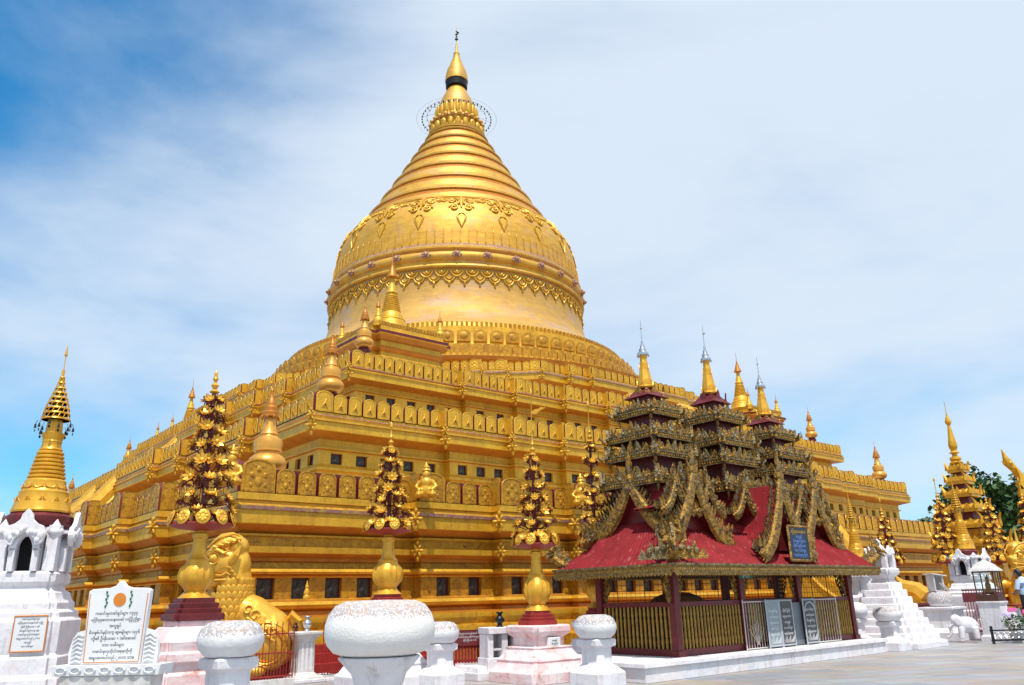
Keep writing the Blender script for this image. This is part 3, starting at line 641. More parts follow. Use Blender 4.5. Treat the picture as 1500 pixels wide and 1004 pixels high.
def bell_stupa(label, loc, sc):
    t = thing('bell_stupa', label, 'stupa', loc, GRID, 'ringed gold stupas above the upper terrace corners', sc)
    MB().stack(OCT, [(1.05, -.3), (1.05, 0), (.98, .03), (.98, .15), (.9, .2)]).build('base', GOLDD, t)
    pr = [(.88, .2), (.84, .5), (.86, .55), (.80, .62), (.76, .85), (.70, 1.02), (.72, 1.06), (.60, 1.15), (.56, 1.35), (.46, 1.5)]
    r0 = .46
    for k in range(8):
        z = 1.5+k*.115; r_ = r0-k*.022; pr += [(r_-.03, z), (r_+.015, z+.03), (r_+.015, z+.07), (r_-.03, z+.10)]
    pr += [(.26, 2.45), (.32, 2.55), (.24, 2.65), (.22, 2.85), (.20, 2.9), (.13, 3.1), (.12, 3.45), (.06, 3.6)]
    MB().lathe(pr, 32).build('bell', GOLD, t)
    MB().lathe([(.12, 3.4), (.28, 3.42), (.27, 3.48), (.18, 3.7), (.12, 3.95), (.05, 4.15), (.06, 4.2), (.02, 4.3), (.012, 4.95)], 16).build('umbrella', GOLDO, t)
    return t
for a, nm in names.items():
    x, y = diag(a, 20.4)
    pl = thing('corner_plinth', 'stepped gilded plinth under the ringed stupa at the pagoda\'s %s' % nm, 'plinth', (x, y, 10.4), GRID, 'corner plinths of the pagoda')
    b = MB().stack(RD, [(2.15, 0), (2.15, 1.2), (2.05, 1.25), (2.05, 1.6), (1.9, 1.65), (1.85, 1.9), (2.0, 2.0), (2.05, 2.1), (1.9, 2.15), (1.88, 2.4), (2.05, 2.5), (2.12, 2.62), (2.2, 2.66), (2.2, 2.8), (2.1, 2.84), (2.0, 2.9), (2.0, 3.05)], [0, 0, 0, 0, 0, 1, 1, 0, 0, 1, 1, 0, 2, 0, 0, 0])
    b.build('stepped_base', [GOLD, GOLDO, MARO], pl)
    fr = MB().box(0, -1.93, 3.03, 3.5, .06, .10)
    for j in range(22): fr.box(-1.72+j*.163, -1.93, 3.10, .12, .1, .17)
    f0 = fr.build('parapet_cresting', GOLDD, pl)
    for k in range(1, 4): inst(f0, pl, (0, 0, 0), k*PI/2)
    bell_stupa('ringed gold bell stupa on the plinth at the pagoda\'s %s' % nm, (x, y, 13.5), .98 if a == -94.8 else .95)
    for sx, sy, w_ in ((-1, -1, 'front'), (1, -1, 'right'), (-1, 1, 'left')):
        px, py = sx*1.7, sy*1.7
        X, Y = x+px*cth-py*sth, y+px*sth+py*cth
        s = thing('tiny_stupa', 'tiny slim gold stupa, %s corner of the plinth at the %s' % (w_, nm), 'stupa', (X, Y, 13.45), GRID, 'tiny stupas round the corner plinths', .62)
        MB().lathe([(.42, 0), (.42, .12), (.36, .16), (.40, .4), (.34, .62), (.26, .72), (.28, .78), (.2, .9), (.15, 1.2), (.11, 1.5), (.05, 1.6)], 20).build('body', GOLD, s)
        MB().lathe([(.06, 1.5), (.18, 1.52), (.17, 1.6), (.08, 1.85), (.03, 2.0), (.012, 2.5)], 12).build('umbrella', GOLDO, s)
nb_ = thing('notice_sheet', 'small pale notice sheet fixed to the plinth near the big stupa', 'notice', (diag(-94.8, 20.4)[0]+.9, diag(-94.8, 20.4)[1]-1.55, 13.2), R(8))
MB().plate([(-.25, 0), (.25, 0), (.25, .35), (-.25, .35)], -.02, .02).build('sheet', STONE, nb_)

# ------------------------------------------------------------------ guardian lions (chinthe)
def blob_object(name, parts, m, parent, vox=.05, smooth=4, disp=None):
    b = MB()
    for p in parts:
        if p[0] == 'e': b.ell(p[1], p[2], 16, 12, 0, p[3] if len(p) > 3 else None)
        elif p[0] == 't': b.tube(p[1], p[2], 12)
        else: b.box(*p[1])
    o = b.build(name, m, parent)
    md = o.modifiers.new('r', 'REMESH'); md.mode = 'VOXEL'; md.voxel_size = vox; md.use_smooth_shade = True
    ms = o.modifiers.new('s', 'SMOOTH'); ms.iterations = smooth; ms.factor = .5
    return o
def lion(label, loc, rz, sc=1.0, vox=.045, group=None):
    t = thing('guardian_lion', label, 'lion statue', loc, rz, group, sc)
    P = [('e', (-.12, 0, 2.44), (.46, .40, .42)), ('e', (-.46, 0, 2.36), (.32, .32, .24)), ('e', (-.72, 0, 2.46), (.11, .17, .11)), ('e', (-.40, 0, 2.02), (.38, .29, .13), (R(-8), 'Y')), ('e', (-.02, 0, 2.14), (.36, .36, .30)), ('e', (-.38, 0, 2.66), (.24, .34, .12), (R(25), 'Y')),
         ('t', [(-.50, 0, 2.78), (-.30, 0, 2.90), (-.02, 0, 2.98)], [.20, .25, .20]), ('e', (-.26, .16, 2.90), (.30, .16, .12), (R(-25), 'Y')), ('e', (-.26, -.16, 2.90), (.30, .16, .12), (R(-25), 'Y')), ('e', (.06, 0, 2.80), (.26, .36, .26)),
         ('t', [(.02, 0, 2.3), (.14, 0, 1.9), (.05, 0, 1.45), (-.05, 0, 1.0)], [.36, .38, .46, .52]), ('e', (-.12, 0, 1.2), (.5, .5, .6)),
         ('t', [(.1, 0, 1.5), (.5, 0, 1.28), (.95, 0, .95)], [.40, .47, .5]), ('e', (.1, 0, 1.5), (.44, .42, .42)), ('e', (.98, 0, .92), (.54, .5, .52)), ('e', (.5, 0, 1.26), (.6, .47, .46), (R(32), 'Y')), ('e', (1.0, .1, .72), (.62, .5, .62)), ('e', (1.0, -.16, .68), (.56, .46, .58)),
         ('t', [(-.35, -.3, 1.1), (-.45, -.33, .6), (-.42, -.33, .12)], [.26, .19, .17]), ('t', [(-.35, .3, 1.1), (-.45, .33, .6), (-.42, .33, .12)], [.26, .19, .17]),
         ('e', (-.55, -.33, .12), (.28, .17, .12)), ('e', (-.55, .33, .12), (.28, .17, .12)), ('e', (.55, -.5, .14), (.5, .17, .14)), ('e', (.55, .5, .14), (.5, .17, .14)), ('e', (.2, 0, 2.35), (.2, .32, .4))]
    body = blob_object('body', P, GOLDS, t, vox, 3)
    c2 = MB()
    for s in (-1, 1):
        for k in range(5):
            x_, z_ = -.50+.14*k, 2.74+.045*k
            c2.tube([(x_, s*.30, z_), (x_+.05, s*.38, z_+.07), (x_+.12, s*.37, z_+.05), (x_+.10, s*.36, z_-.02)], [.035, .045, .035, .01], 6)
        c2.tube([(-.66, s*.16, 2.80), (-.40, s*.24, 3.0), (-.02, s*.26, 3.10), (.10, s*.2, 3.06)], [.02, .035, .035, .015], 6)
    c2.build('crest', GOLDS, t)
    ey = MB()
    for s in (-1, 1):
        ey.ell((-.44, s*.29, 2.56), (.115, .08, .105), 14, 10); ey.ell((-.48, s*.355, 2.56), (.05, .03, .05), 10, 8)
        ey.tube([(-.46+.15*math.cos(v), s*(.33+.01*math.cos(v)), 2.56+.135*math.sin(v)) for v in [j*PI/6 for j in range(13)]], .022, 6)
        ey.tube([(-.68, s*.2, 2.62), (-.55, s*.31, 2.72), (-.38, s*.36, 2.75), (-.2, s*.38, 2.66), (-.06, s*.41, 2.72)], [.02, .045, .05, .04, .01], 6)
        ey.tube([(.0, s*.38, 2.46), (.12, s*.45, 2.62), (.20, s*.42, 2.82)], [.1, .09, .02], 6)
        ey.tube([(-.74, s*.13, 2.24), (-.5, s*.29, 2.20), (-.22, s*.36, 2.17), (-.08, s*.38, 2.24), (.0, s*.38, 2.18), (-.08, s*.37, 2.08), (-.3, s*.33, 2.08), (-.7, s*.18, 2.06)], .03, 6)
        for k in range(4): ey.tube([(-.10+.07*k, s*.385, 2.36-.08*k), (.0+.07*k, s*.42, 2.34-.08*k), (.05+.06*k, s*.41, 2.26-.08*k)], [.02, .035, .008], 6)
    ey.build('face_carving', GOLDS, t)
    th = MB()
    for s in (-1, 1):
        for k in range(6): th.lathe([(.028, 0), (.022, .05), (.004, .1)], 6, 0, -.62+k*.08, s*(.15+k*.014)) if False else th.ell((-.66+k*.09, s*(.20+k*.022), 2.14), (.028, .024, .055), 6, 5)
    th.build('teeth', GOLDB, t)
    mb = MB()
    for row in range(7):
        zc_ = 1.98-row*.15
        for k in range(-5, 6):
            a = k*.30 + (row % 2)*.15
            rr = .40+row*.032
            x0_ = .08-row*.035
            for s in (-1, 1):
                cx_ = x0_+rr*math.sin(a); cy_ = s*rr*math.cos(a)*.95
                if cx_ < -.28 and row < 2: continue
                mb.at(cx_, cy_, zc_, math.atan2(cy_, cx_-x0_)+PI/2, 1, R(14)).ell((0, 0, 0), (.10, .028, .15), 10, 7)
                mb.ell((0, -.02, -.02), (.018, .02, .10), 6, 5)
    mb.at(); mb.build('mane', GOLDS, t)
    tl = MB(); tl.tube([(1.5, -.1, .5), (1.72, -.12, .8), (1.7, -.12, 1.15), (1.5, -.12, 1.3), (1.35, -.1, 1.15)], [.07, .07, .08, .1, .03], 8)
    for s in (-1, 1):
        def on(x, z, lift=.02):      # lay the carving on the flank
            best = 0
            for (cx_, cy_, cz_, rx_, ry_, rz_) in ((1.0, .1 if s > 0 else -.16, .70, .62, .50, .62), (.98, 0, .92, .54, .5, .52), (.5, 0, 1.26, .55, .47, .50), (.1, 0, 1.5, .44, .42, .42), (-.12, 0, 1.2, .5, .5, .6)):
                q = 1-((x-cx_)/rx_)**2-((z-cz_)/rz_)**2
                if q > 0: best = max(best, (cy_*s)+ry_*math.sqrt(q))
            return (x, s*(best+lift), z)
        for k in range(5):
            cx_, cz_ = .50+.16*k, 1.42-.115*k
            tl.tube([on(cx_+.13*math.cos(v)*(1-v/9), cz_+.13*math.sin(v)*(1-v/9)) for v in [j*.6 for j in range(12)]], [.032]*11+[.012], 6)
            tl.tube([on(cx_-.02, cz_-.16), on(cx_+.10, cz_-.22), on(cx_+.20, cz_-.34)], [.03, .04, .01], 6)
        for r_ in (.42, .50): tl.tube([on(1.0+r_*math.cos(v), .68+r_*math.sin(v)*.95) for v in [2.2-j*.33 for j in range(14)]], .026, 6)
        tl.tube([on(.30, 1.05), on(.38, .80), on(.42, .55), on(.50, .35)], .03, 6)
    for k in range(9): tl.ell((.28+.13*k, 0, 1.86-.085*k-.012*k*k*.5), (.09, .05, .08), 8, 6)
    tl.build('tail_and_scrolls', GOLDS, t)
    return t
GOLDS = mat('statue_gold', (0.85, 0.48, 0.06), (0.75, 0.38, 0.03), rough=0.36, metal=0.38, scale=2.5, bump=0.5, bscale=9, c3=(0.50, 0.22, 0.03), s3=4, t3=(.55, .75))
lion('huge gilded guardian lion seated at the near corner of the pagoda', (-6.42, 18.45, .12), R(8), .96, .035).scale = (.90, 1.0, .98)
lion('gilded guardian lion behind the glass case at the right', (18.3, 29.6, .5), R(20), .85, .06)
# two small lions on the left stair landing, seen against the sky
for (sx, lab) in ((-2.05, 'small gold lion on the nearer ramp of the left stairway'), (2.05, 'small gold lion on the farther ramp of the left stairway')):
    lx, ly = -(-26.9), 0
    # left facade faces local -x
    X_, Y_ = -25.3, sx*-1
    lion(lab, (CX+X_*cth-Y_*sth, CY+X_*sth+Y_*cth, 5.15), GRID, .62, .07, 'lions on the left stairway')
# seated ogre figures at the corner merlons of the lowest terrace
def ogre(label, x, y, z, rz):
    t = thing('ogre_figure', label, 'statue', (x, y, z), rz, 'gilded ogre figures on the lowest parapet')
    blob_object('body', [('e', (0, 0, .28), (.2, .17, .22)), ('e', (0, -.02, .5), (.2, .15, .16)), ('e', (0, -.03, .74), (.12, .12, .13)), ('e', (-.2, -.1, .14), (.12, .2, .1)), ('e', (.2, -.1, .14), (.12, .2, .1)),
        ('t', [(-.19, 0, .55), (-.3, -.06, .38), (-.16, -.18, .26)], [.07, .06, .05]), ('t', [(.19, 0, .55), (.3, -.06, .38), (.16, -.18, .26)], [.07, .06, .05])], GOLDB, t, .03, 3)
    MB().lathe([(.12, .82), (.14, .86), (.1, .92), (.11, .96), (.05, 1.02), (.01, 1.12)], 12).build('crown', GOLDB, t)
def loc2w(x, y): return CX+x*cth-y*sth, CY+x*sth+y*cth
x, y = loc2w(-25.78, -25.78); ogre('gilded ogre figure crouching at the near corner of the lowest parapet', x, y, 4.42, R(-5))
x, y = loc2w(-20.1, -26.1); ogre('gilded ogre figure on the lowest parapet behind the middle flower tree', x, y, 4.42, R(0))
x, y = loc2w(-14.5, -26.9); ogre('gilded ogre figure on the lowest parapet left of the red pavilion', x, y, 4.42, R(5))

# ------------------------------------------------------------------ gilded flower trees
def petal_flower(r=.12):
    b = MB(); n = 8
    for k in range(n):
        a = 2*PI*k/n; c, s = math.cos(a), math.sin(a); ca, sa = math.cos(a+.33), math.sin(a+.33); cb, sb_ = math.cos(a-.33), math.sin(a-.33)
        b.add([(0, 0, 0), (r*.66*cb, r*.66*sb_, r*.30), (r*.90*c, r*.90*s, r*.55), (r*.66*ca, r*.66*sa, r*.30), (r*.55*c, r*.55*s, r*.10)], [(0, 1, 4), (1, 2, 4), (2, 3, 4), (3, 0, 4), (1, 0, 3, 2)])
    b.ell((0, 0, r*.15), (r*.3, r*.3, r*.22), 8, 6)
    for k in range(n):
        a = 2*PI*(k+.5)/n
        b.add([(0, 0, -r*.12), (r*.5*math.cos(a-.3), r*.5*math.sin(a-.3), -r*.05), (r*.82*math.cos(a), r*.82*math.sin(a), -r*.16), (r*.5*math.cos(a+.3), r*.5*math.sin(a+.3), -r*.05), (r*.5*math.cos(a), r*.5*math.sin(a), -r*.22)], [(0, 1, 2), (0, 2, 3), (1, 4, 2), (4, 3, 2)], 1)
    return b
FLW = None
def flower_tree(label, x, y, zp, zb, zd, zr0, zr1, zt, Rr, rings=7, vase_r=.30, per=8, sc=1, pedestal=None, pedm=None, dish_tilt=(0, 0), rz=0.0, vane=False):
    global FLW
    t = thing('flower_tree', label, 'ornamental tree', (x, y, 0), GRID+rz, 'gilded flower trees round the pagoda')
    if pedestal == 'big':
        MB().stack(RD, [(.80, 0), (.80, .20), (.74, .25), (.66, .38), (.68, .42), (.60, .50), (.52, .62), (.54, .66), (.40, .68), (.40, .84), (.48, .90), (.52, .95), (.52, zp-.02), (.47, zp)]).build('pedestal', pedm or WHITE, t)
    elif pedestal == 'pink':
        MB().stack(RD, [(.72, 0), (.72, .2), (.66, .25), (.66, .4), (.60, .45), (.60, .62), (.56, .66), (.56, .78), (.62, .80), (.62, .93), (.58, .95), (.60, 1.10), (.56, 1.13), (.42, 1.30), (.36, 1.31), (.36, zp)]).build('pedestal', pedm or WHITEP, t)
    h = zb-zp
    MB().stack(RD if pedestal == 'pink' else OCT, [(.40, zp), (.40, zp+h*.28), (.35, zp+h*.32), (.36, zp+h*.5), (.31, zp+h*.55), (.32, zp+h*.75), (.26, zp+h*.8), (.26, zb)]).build('stepped_base', REDP if pedestal != 'pink' else MARO, t)
    v = vase_r; H = zd-.02-zb
    MB().lathe([(v*.9, zb), (v*.75, zb+.04*H), (v*.55, zb+.10*H), (v*.62, zb+.13*H), (v*.92, zb+.22*H), (v*1.0, zb+.32*H), (v*.92, zb+.42*H), (v*.62, zb+.50*H), (v*.58, zb+.53*H), (v*.62, zb+.55*H), (v*.45, zb+.60*H), (v*.36, zb+.72*H), (v*.34, zb+.86*H), (v*.42, zb+.88*H), (v*.42, zb+.93*H), (v*.30, zb+.95*H), (v*.26, zd)], 32, 0, rib=.16, nrib=14, ribz=(zb+.2*H, zb+.45*H)).build('vase', GOLDB, t)
    dr = Rr*1.04
    d = MB().lathe([(.06, zd-.05), (dr*.8, zd+.0), (dr, zd+.04), (dr, zd+.07), (dr*.8, zd+.05), (.06, zd+.03)], 24).build('dish', REDP, t)
    pb = MB(); 
    for k in range(10):
        pb.at(dr*.98*math.cos(k*PI/5), dr*.98*math.sin(k*PI/5), zd+.15, k*PI/5+PI/2, 1, R(-18)).ell((0, 0, 0), (.115, .025, .135), 12, 8)
        for q in range(8):
            a = q*PI/4; pb.ell((.06*math.cos(a), -.025, .07*math.sin(a)), (.03, .012, .03), 6, 4)
    pb.at(); pb.build('medallions', GOLDB, d)
    st = MB().tube([(0, 0, zd), (0, 0, (zr0+zr1)/2), (0, 0, zr1+.15)], [.05, .045, .03], 8)
    fpos = []
    for k in range(rings):
        u = k/(rings-1); z = zr0+(zr1-zr0)*u; rr = Rr*.94*(1-.72*u)
        n = max(4, round((per+1)*(1-.45*u)))
        for j in range(n):
            a = 2*PI*(j+.5*(k % 2))/n + k*.3
            jr = rr*(1+random.uniform(-.16, .14)); jz = z+random.uniform(-.06, .07)
            c, s = math.cos(a), math.sin(a)
            st.tube([(0, 0, z-.10), (jr*.5*c, jr*.5*s, z-.13), (jr*c, jr*s, jz-.03)], [.011, .009, .014], 4)
            for w_ in (-1, 0, 1):
                aa = a+w_*.5*(.12/max(rr, .12))
                st.tube([(jr*.9*c, jr*.9*s, jz-.02), (jr*1.0*math.cos(aa), jr*1.0*math.sin(aa), jz-.10)], [.018, .003], 4)
            fpos.append((jr*c, jr*s, jz, a))
            if rr > .25 and j % 2: fpos.append((jr*.55*math.cos(a+.4), jr*.55*math.sin(a+.4), jz+.03, a+.4))
        st.lathe([(.03, z-.14), (.08, z-.12), (.03, z-.08)], 8)
    st.build('stem', MARO2, t)
    if FLW is None:
        FLW = petal_flower(.12)
    q = .116/.12*max(.8, min(1.2, Rr/.46))
    src = FLW.build('flower', [GOLDB, MARO2], t)
    for i, (fx, fy, fz, a) in enumerate(fpos[:100]):
        tl = R(56)+random.uniform(-.5, .5)
        rot = (Matrix.Rotation(a, 4, 'Z') @ Matrix.Rotation(tl, 4, 'Y')).to_euler()
        s_ = q*random.uniform(.78, 1.2)
        if i == 0: src.location = (fx, fy, fz); src.rotation_euler = rot; src.scale = (s_,)*3
        else: inst(src, t, (fx, fy, fz), 0, (s_,)*3, rot)
    f = MB().lathe([(.02, zr1+.1), (.09, zr1+.14), (.03, zr1+.2), (.07, zr1+.26), (.02, zr1+.32), (.05, zr1+.38), (.02, zr1+.46), (.012, zr1+.5), (.012, zt-.15), (.035, zt-.12), (.03, zt-.05), (.004, zt)], 10)
    if vane: f.at(0, 0, zr1+.5+(zt-zr1)*.35, R(-50)).plate([(0, 0), (.12, -.02), (.2, .06), (.34, .12), (.22, .14), (.16, .10), (.1, .1), (0, .05)], -.008, .008).at()
    f.build('finial', GOLDB, t)
    return t
MARO2 = mat('dark_red_leaves', (0.17, 0.012, 0.010), (0.10, 0.02, 0.012), rough=0.4, scale=9)
flower_tree('tall gilded flower tree in a gold vase beside the huge lion', -5.31, 13.49, 1.40, 1.74, 2.86, 3.08, 5.08, 5.62, .50, 8, .30, 8, pedestal='pink')
flower_tree('gilded flower tree rising right behind the biggest white urn', -2.75, 17.28, 1.48, 1.76, 3.02, 3.20, 4.72, 5.45, .50, 7, .34, 8, pedestal='big')
flower_tree('gilded flower tree with a long bare finial left of the red pavilion', .40, 17.5, 1.08, 1.36, 2.66, 2.90, 4.52, 6.2, .47, 7, .315, 8, pedestal='big', pedm=WHITEP, vane=True)
flower_tree('slim gilded flower tree partly hidden by the red pavilion roof', 1.93, 19.91, 1.08, 1.36, 2.75, 3.05, 5.25, 6.45, .40, 7, .32, 8, pedestal='big')
flower_tree('gilded flower tree behind the stepped white tower', 13.69, 30.03, .9, 1.25, 2.44, 2.70, 4.05, 4.9, .48, 6, .33, 8, pedestal='big')
flower_tree('gilded flower tree behind the white urn with a box on it', 15.42, 29.17, .9, 1.25, 2.46, 2.75, 4.45, 5.5, .50, 7, .36, 8, pedestal='big')
flower_tree('gilded flower tree just right of the arched white shrine', 18.6, 31.6, .9, 1.25, 2.5, 2.75, 4.5, 5.3, .52, 7, .36, 8, pedestal='big')
flower_tree('gilded flower tree above the right-hand lion at the picture edge', 20.3, 32.0, .9, 1.25, 2.5, 2.75, 4.7, 5.8, .52, 7, .36, 8, pedestal='big')

# ------------------------------------------------------------------ writing
MYF = None
for fp in ('NotoSansMyanmar-Regular.woff2',):
    pass
def text_mesh(name, lines, size, m, parent, loc, rz=0, gap=1.6, ex=.002, sx=1.0, maxw=0):
    c = bpy.data.curves.new(name, 'FONT'); c.body = '\n'.join(lines); c.size = size; c.align_x = 'CENTER'; c.space_line = gap; c.extrude = ex
    o = bpy.data.objects.new(name, c); COL.objects.link(o)
    bpy.context.view_layer.update()
    me = bpy.data.meshes.new_from_object(o.evaluated_get(bpy.context.evaluated_depsgraph_get()))
    COL.objects.unlink(o); bpy.data.objects.remove(o)
    me.materials.clear(); me.materials.append(m)
    if maxw:
        wd = max(v.co.x for v in me.vertices)-min(v.co.x for v in me.vertices)
        if wd > maxw: sx = maxw/wd
    q = bpy.data.objects.new(name, me); COL.objects.link(q); q.parent = parent; q.location = loc; q.rotation_euler = (PI/2, 0, rz); q.scale = (sx, 1, 1)
    return q
MY = ['ကောင်းမှုတော်ရှင်များ ၁၃၄၄', 'မြတ်ဗုဒ္ဓသာသနာတော် ကြည်ညိုစွာ', 'အလှူရှင်', 'မိဘနှစ်ပါးနှင့်တကွ ဆွေမျိုးများ ၁၃၃၆', 'တို့၏ ဦးဖိုးသော + ဒေါ်စောခင်', 'သား သမီးများ', 'ကောင်းမှုကုသိုလ်အစုစုတို့ကို', 'အမျှပေးဝေပါသည် (၂၀၁၀) သာဓု']

# ------------------------------------------------------------------ white posts with urns
def urn_post(label, x, y, sc=1.0, rz=0, top=LICH, z0=0):
    t = thing('urn_post', label, 'stone urn', (x, y, z0), GRID+rz, 'whitewashed urn posts round the courtyard', sc)
    MB().stack(SQ, [(.38, 0), (.38, .24), (.36, .26), (.22, .38), (.205, .40), (.205, .68), (.27, .71), (.275, .82), (.25, .84)]).build('pedestal', WHITE, t)
    MB().lathe([(.12, .83), (.30, .85), (.38, .93), (.415, 1.02), (.41, 1.10), (.37, 1.19), (.30, 1.25), (.20, 1.275), (.0, 1.28)], 40, rib=.025, nrib=20, ribz=(.86, 1.26)).build('urn', top, t)
    return t
urn_post('round whitewashed urn on a square post left of the red pavilion', 1.48, 16.23, 1.0)
urn_post('speckled urn on a square post in front of the huge lion', -4.08, 11.82, 1.10, R(5))
urn_post('smaller urn post peeping out right of the biggest urn', -1.60, 16.92, .94)
urn_post('small white urn on a post in front of the stepped white tower', 10.32, 23.32, .92, 0, LICH, 0)
urn_post('plain white urn post beside the pavilion\'s right corner', 9.75, 24.3, 1.0, 0, WHITE)
bu = thing('big_urn', 'biggest white urn, weathered brown on top, in the foreground', 'stone urn', (-1.2, 7.2, 0), GRID)
MB().lathe([(.36, 0), (.36, .25), (.30, .3), (.20, .40), (.16, .60), (.17, .80), (.18, .88), (.205, .95), (.208, .955), (.235, 1.03), (.24, 1.035), (.29, 1.09), (.345, 1.15), (.35, 1.165), (.30, 1.17)], 48).build('stand', WHITE, bu)
MB().lathe([(.30, 1.172), (.39, 1.20), (.445, 1.26), (.47, 1.34), (.468, 1.42), (.44, 1.51), (.385, 1.58), (.30, 1.615), (.15, 1.62), (0, 1.622)], 64).build('urn', LICH2, bu) if 'LICH2' in globals() else None
LICH2 = mat('weathered_urn_plaster', (0.82, 0.79, 0.77), (0.74, 0.70, 0.67), rough=0.85, scale=4, bump=0.25, bscale=50)
# lichen and flaked paint gather on the upper half of the urn
def lichen(mt, z0, z1, scale, col, col2, t_lo=.36, t_hi=.62):
    t = mt.node_tree; b = t.nodes['Principled BSDF']; L = t.links.new
    src = b.inputs['Base Color'].links[0].from_socket
    tc = N(t, 'ShaderNodeTexCoord'); sx = N(t, 'ShaderNodeSeparateXYZ'); L(tc.outputs['Object'], sx.inputs[0])
    mr = N(t, 'ShaderNodeMapRange'); mr.inputs['From Min'].default_value = z0; mr.inputs['From Max'].default_value = z1; L(sx.outputs['Z'], mr.inputs['Value'])
    n = N(t, 'ShaderNodeTexNoise'); n.inputs['Scale'].default_value = scale; n.inputs['Detail'].default_value = 6; n.inputs['Roughness'].default_value = .75; L(tc.outputs['Object'], n.inputs['Vector'])
    m = N(t, 'ShaderNodeMath', operation='MULTIPLY'); L(mr.outputs[0], m.inputs[0]); L(n.outputs[0], m.inputs[1])
    r = N(t, 'ShaderNodeMapRange'); r.inputs['From Min'].default_value = t_lo; r.inputs['From Max'].default_value = t_lo+.03; r.inputs['To Max'].default_value = .85; L(m.outputs[0], r.inputs['Value'])
    n2 = N(t, 'ShaderNodeTexNoise'); n2.inputs['Scale'].default_value = scale*.35; L(tc.outputs['Object'], n2.inputs['Vector'])
    mc = N(t, 'ShaderNodeMix', data_type='RGBA'); mc.inputs[6].default_value = (*col, 1); mc.inputs[7].default_value = (*col2, 1)
    r2 = N(t, 'ShaderNodeMapRange'); r2.inputs['From Min'].default_value = .42; r2.inputs['From Max'].default_value = .58; L(n2.outputs[0], r2.inputs['Value']); L(r2.outputs[0], mc.inputs[0])
    mx = N(t, 'ShaderNodeMix', data_type='RGBA'); L(r.outputs[0], mx.inputs[0]); L(src, mx.inputs[6]); L(mc.outputs[2], mx.inputs[7]); L(mx.outputs[2], b.inputs['Base Color'])
lichen(LICH2, 1.26, 1.52, 48, (.40, .26, .20), (.33, .31, .33), .44)
lichen(LICH, .88, 1.14, 26, (.38, .28, .24), (.28, .28, .30), .45)
MB().lathe([(.30, 1.172), (.39, 1.20), (.445, 1.26), (.47, 1.34), (.468, 1.42), (.44, 1.51), (.385, 1.58), (.30, 1.615), (.15, 1.62), (0, 1.622)], 64).build('urn', LICH2, bu)
# fluted post with metal offering pots
p448 = thing('offering_post', 'narrow fluted white post carrying metal offering pots', 'post', (-4.74, 18.4, 0), GRID)
MB().stack(SQ, [(.30, 0), (.30, .10), (.24, .16), (.19, .20), (.185, .82), (.20, .86), (.28, .96), (.30, .97), (.30, 1.03), (.0, 1.04)]).build('shaft', GREYW, p448)
fl_ = MB()
for a in range(4):
    for k in range(3): fl_.at(0, 0, 0, a*PI/2).box(-.10+k*.10, -.186, .24, .05, .008, .56)
fl_.at(); fl_.build('flutes', WHITE, p448)
def pot(label, x, y, z, m, sc=1.0):
    o = MB().lathe([(.09, 0), (.06, .03), (.05, .06), (.11, .13), (.11, .18), (.05, .24), (.045, .27), (.09, .32), (.085, .33)], 20).build('offering_pot', m, None, (x, y, z)); o.scale = (sc,)*3
    return tag(o, label, 'pot')
pot('silver offering pot on the narrow fluted post', -4.68, 18.38, 1.04, SILV, .95)
pot('black offering pot beside the silver pot on the fluted post', -4.93, 18.36, 1.04, IRON, .55)

# ------------------------------------------------------------------ marble stele
stl = thing('marble_stele', 'white marble stele lettered in Burmese with an orange emblem', 'stele', (-5.44, 11.26, 0), R(-3))
MB().box(0, .02, .60, 1.22, .34, .17, 0, 1.02, 1.05).box(0, .02, 0, 1.02, .28, .60).build('plinth', GREYW, stl)
sh = MB().box(0, .02, .772, 1.44, .38, .13, 0, 1.03, 1.05)
for k in range(7):
    sh.tube([(-.6+k*.2+.07*math.cos(a), -.19, .84+.04*math.sin(a)) for a in [j*PI/4 for j in range(9)]], .012, 5)
sh.build('carved_shelf', STONE, stl)
out_ = [(-.40, .905), (.40, .905), (.43, 1.78), (.43, 1.84), (.38, 1.865), (.14, 1.875), (.07, 1.90), (0, 1.975), (-.07, 1.90), (-.14, 1.875), (-.38, 1.865), (-.43, 1.84), (-.43, 1.78)]
MB().plate(out_, -.06, .04).build('slab', STONE, stl)
fr = MB()
for (x0, z0_, x1, z1_) in ((-.375, .93, .375, .93), (.375, .93, .405, 1.80), (-.375, .93, -.405, 1.80)):
    fr.tube([(x0, -.062, z0_), (x1, -.062, z1_)], .006, 4)
fr.build('orange_border', ORNG, stl)
MB().at(.02, -.062, 1.72, 0, 1, PI/2).lathe([(.0, -.004), (.085, -.002), (.088, .004), (0, .006)], 28).build('emblem', ORNG, stl)
for s in (-1, 1):
    q = MB()
    for k in range(5): q.box(s*.17+.015*(k % 2), -.066, 1.62+.045*k, .022, .008, .034)
    q.build('green_mark', GREEN, stl)
    wg = MB().plate([(s*.405, .905), (s*.60, .905), (s*.62, 1.05), (s*.585, 1.22), (s*.53, 1.31), (s*.42, 1.34)] if s > 0 else [(-.60, .905), (-.405, .905), (-.42, 1.34), (-.53, 1.31), (-.585, 1.22), (-.62, 1.05)], -.03, .03)
    for k in range(7): wg.tube([(s*.43, -.035, .93+k*.055), (s*.50, -.045, .955+k*.055), (s*.57, -.035, .93+k*.05)], .014, 5)
    wg.build('carved_wing', STONE, stl)
for i, ln_ in enumerate(MY):
    text_mesh('lettering', [ln_], .050 if i not in (1, 3, 6) else .046, INK, stl, (0, -.0615, 1.53-i*.080), ex=.001, maxw=(.70, .72, .16, .70, .66, .36, .68, .62)[i])

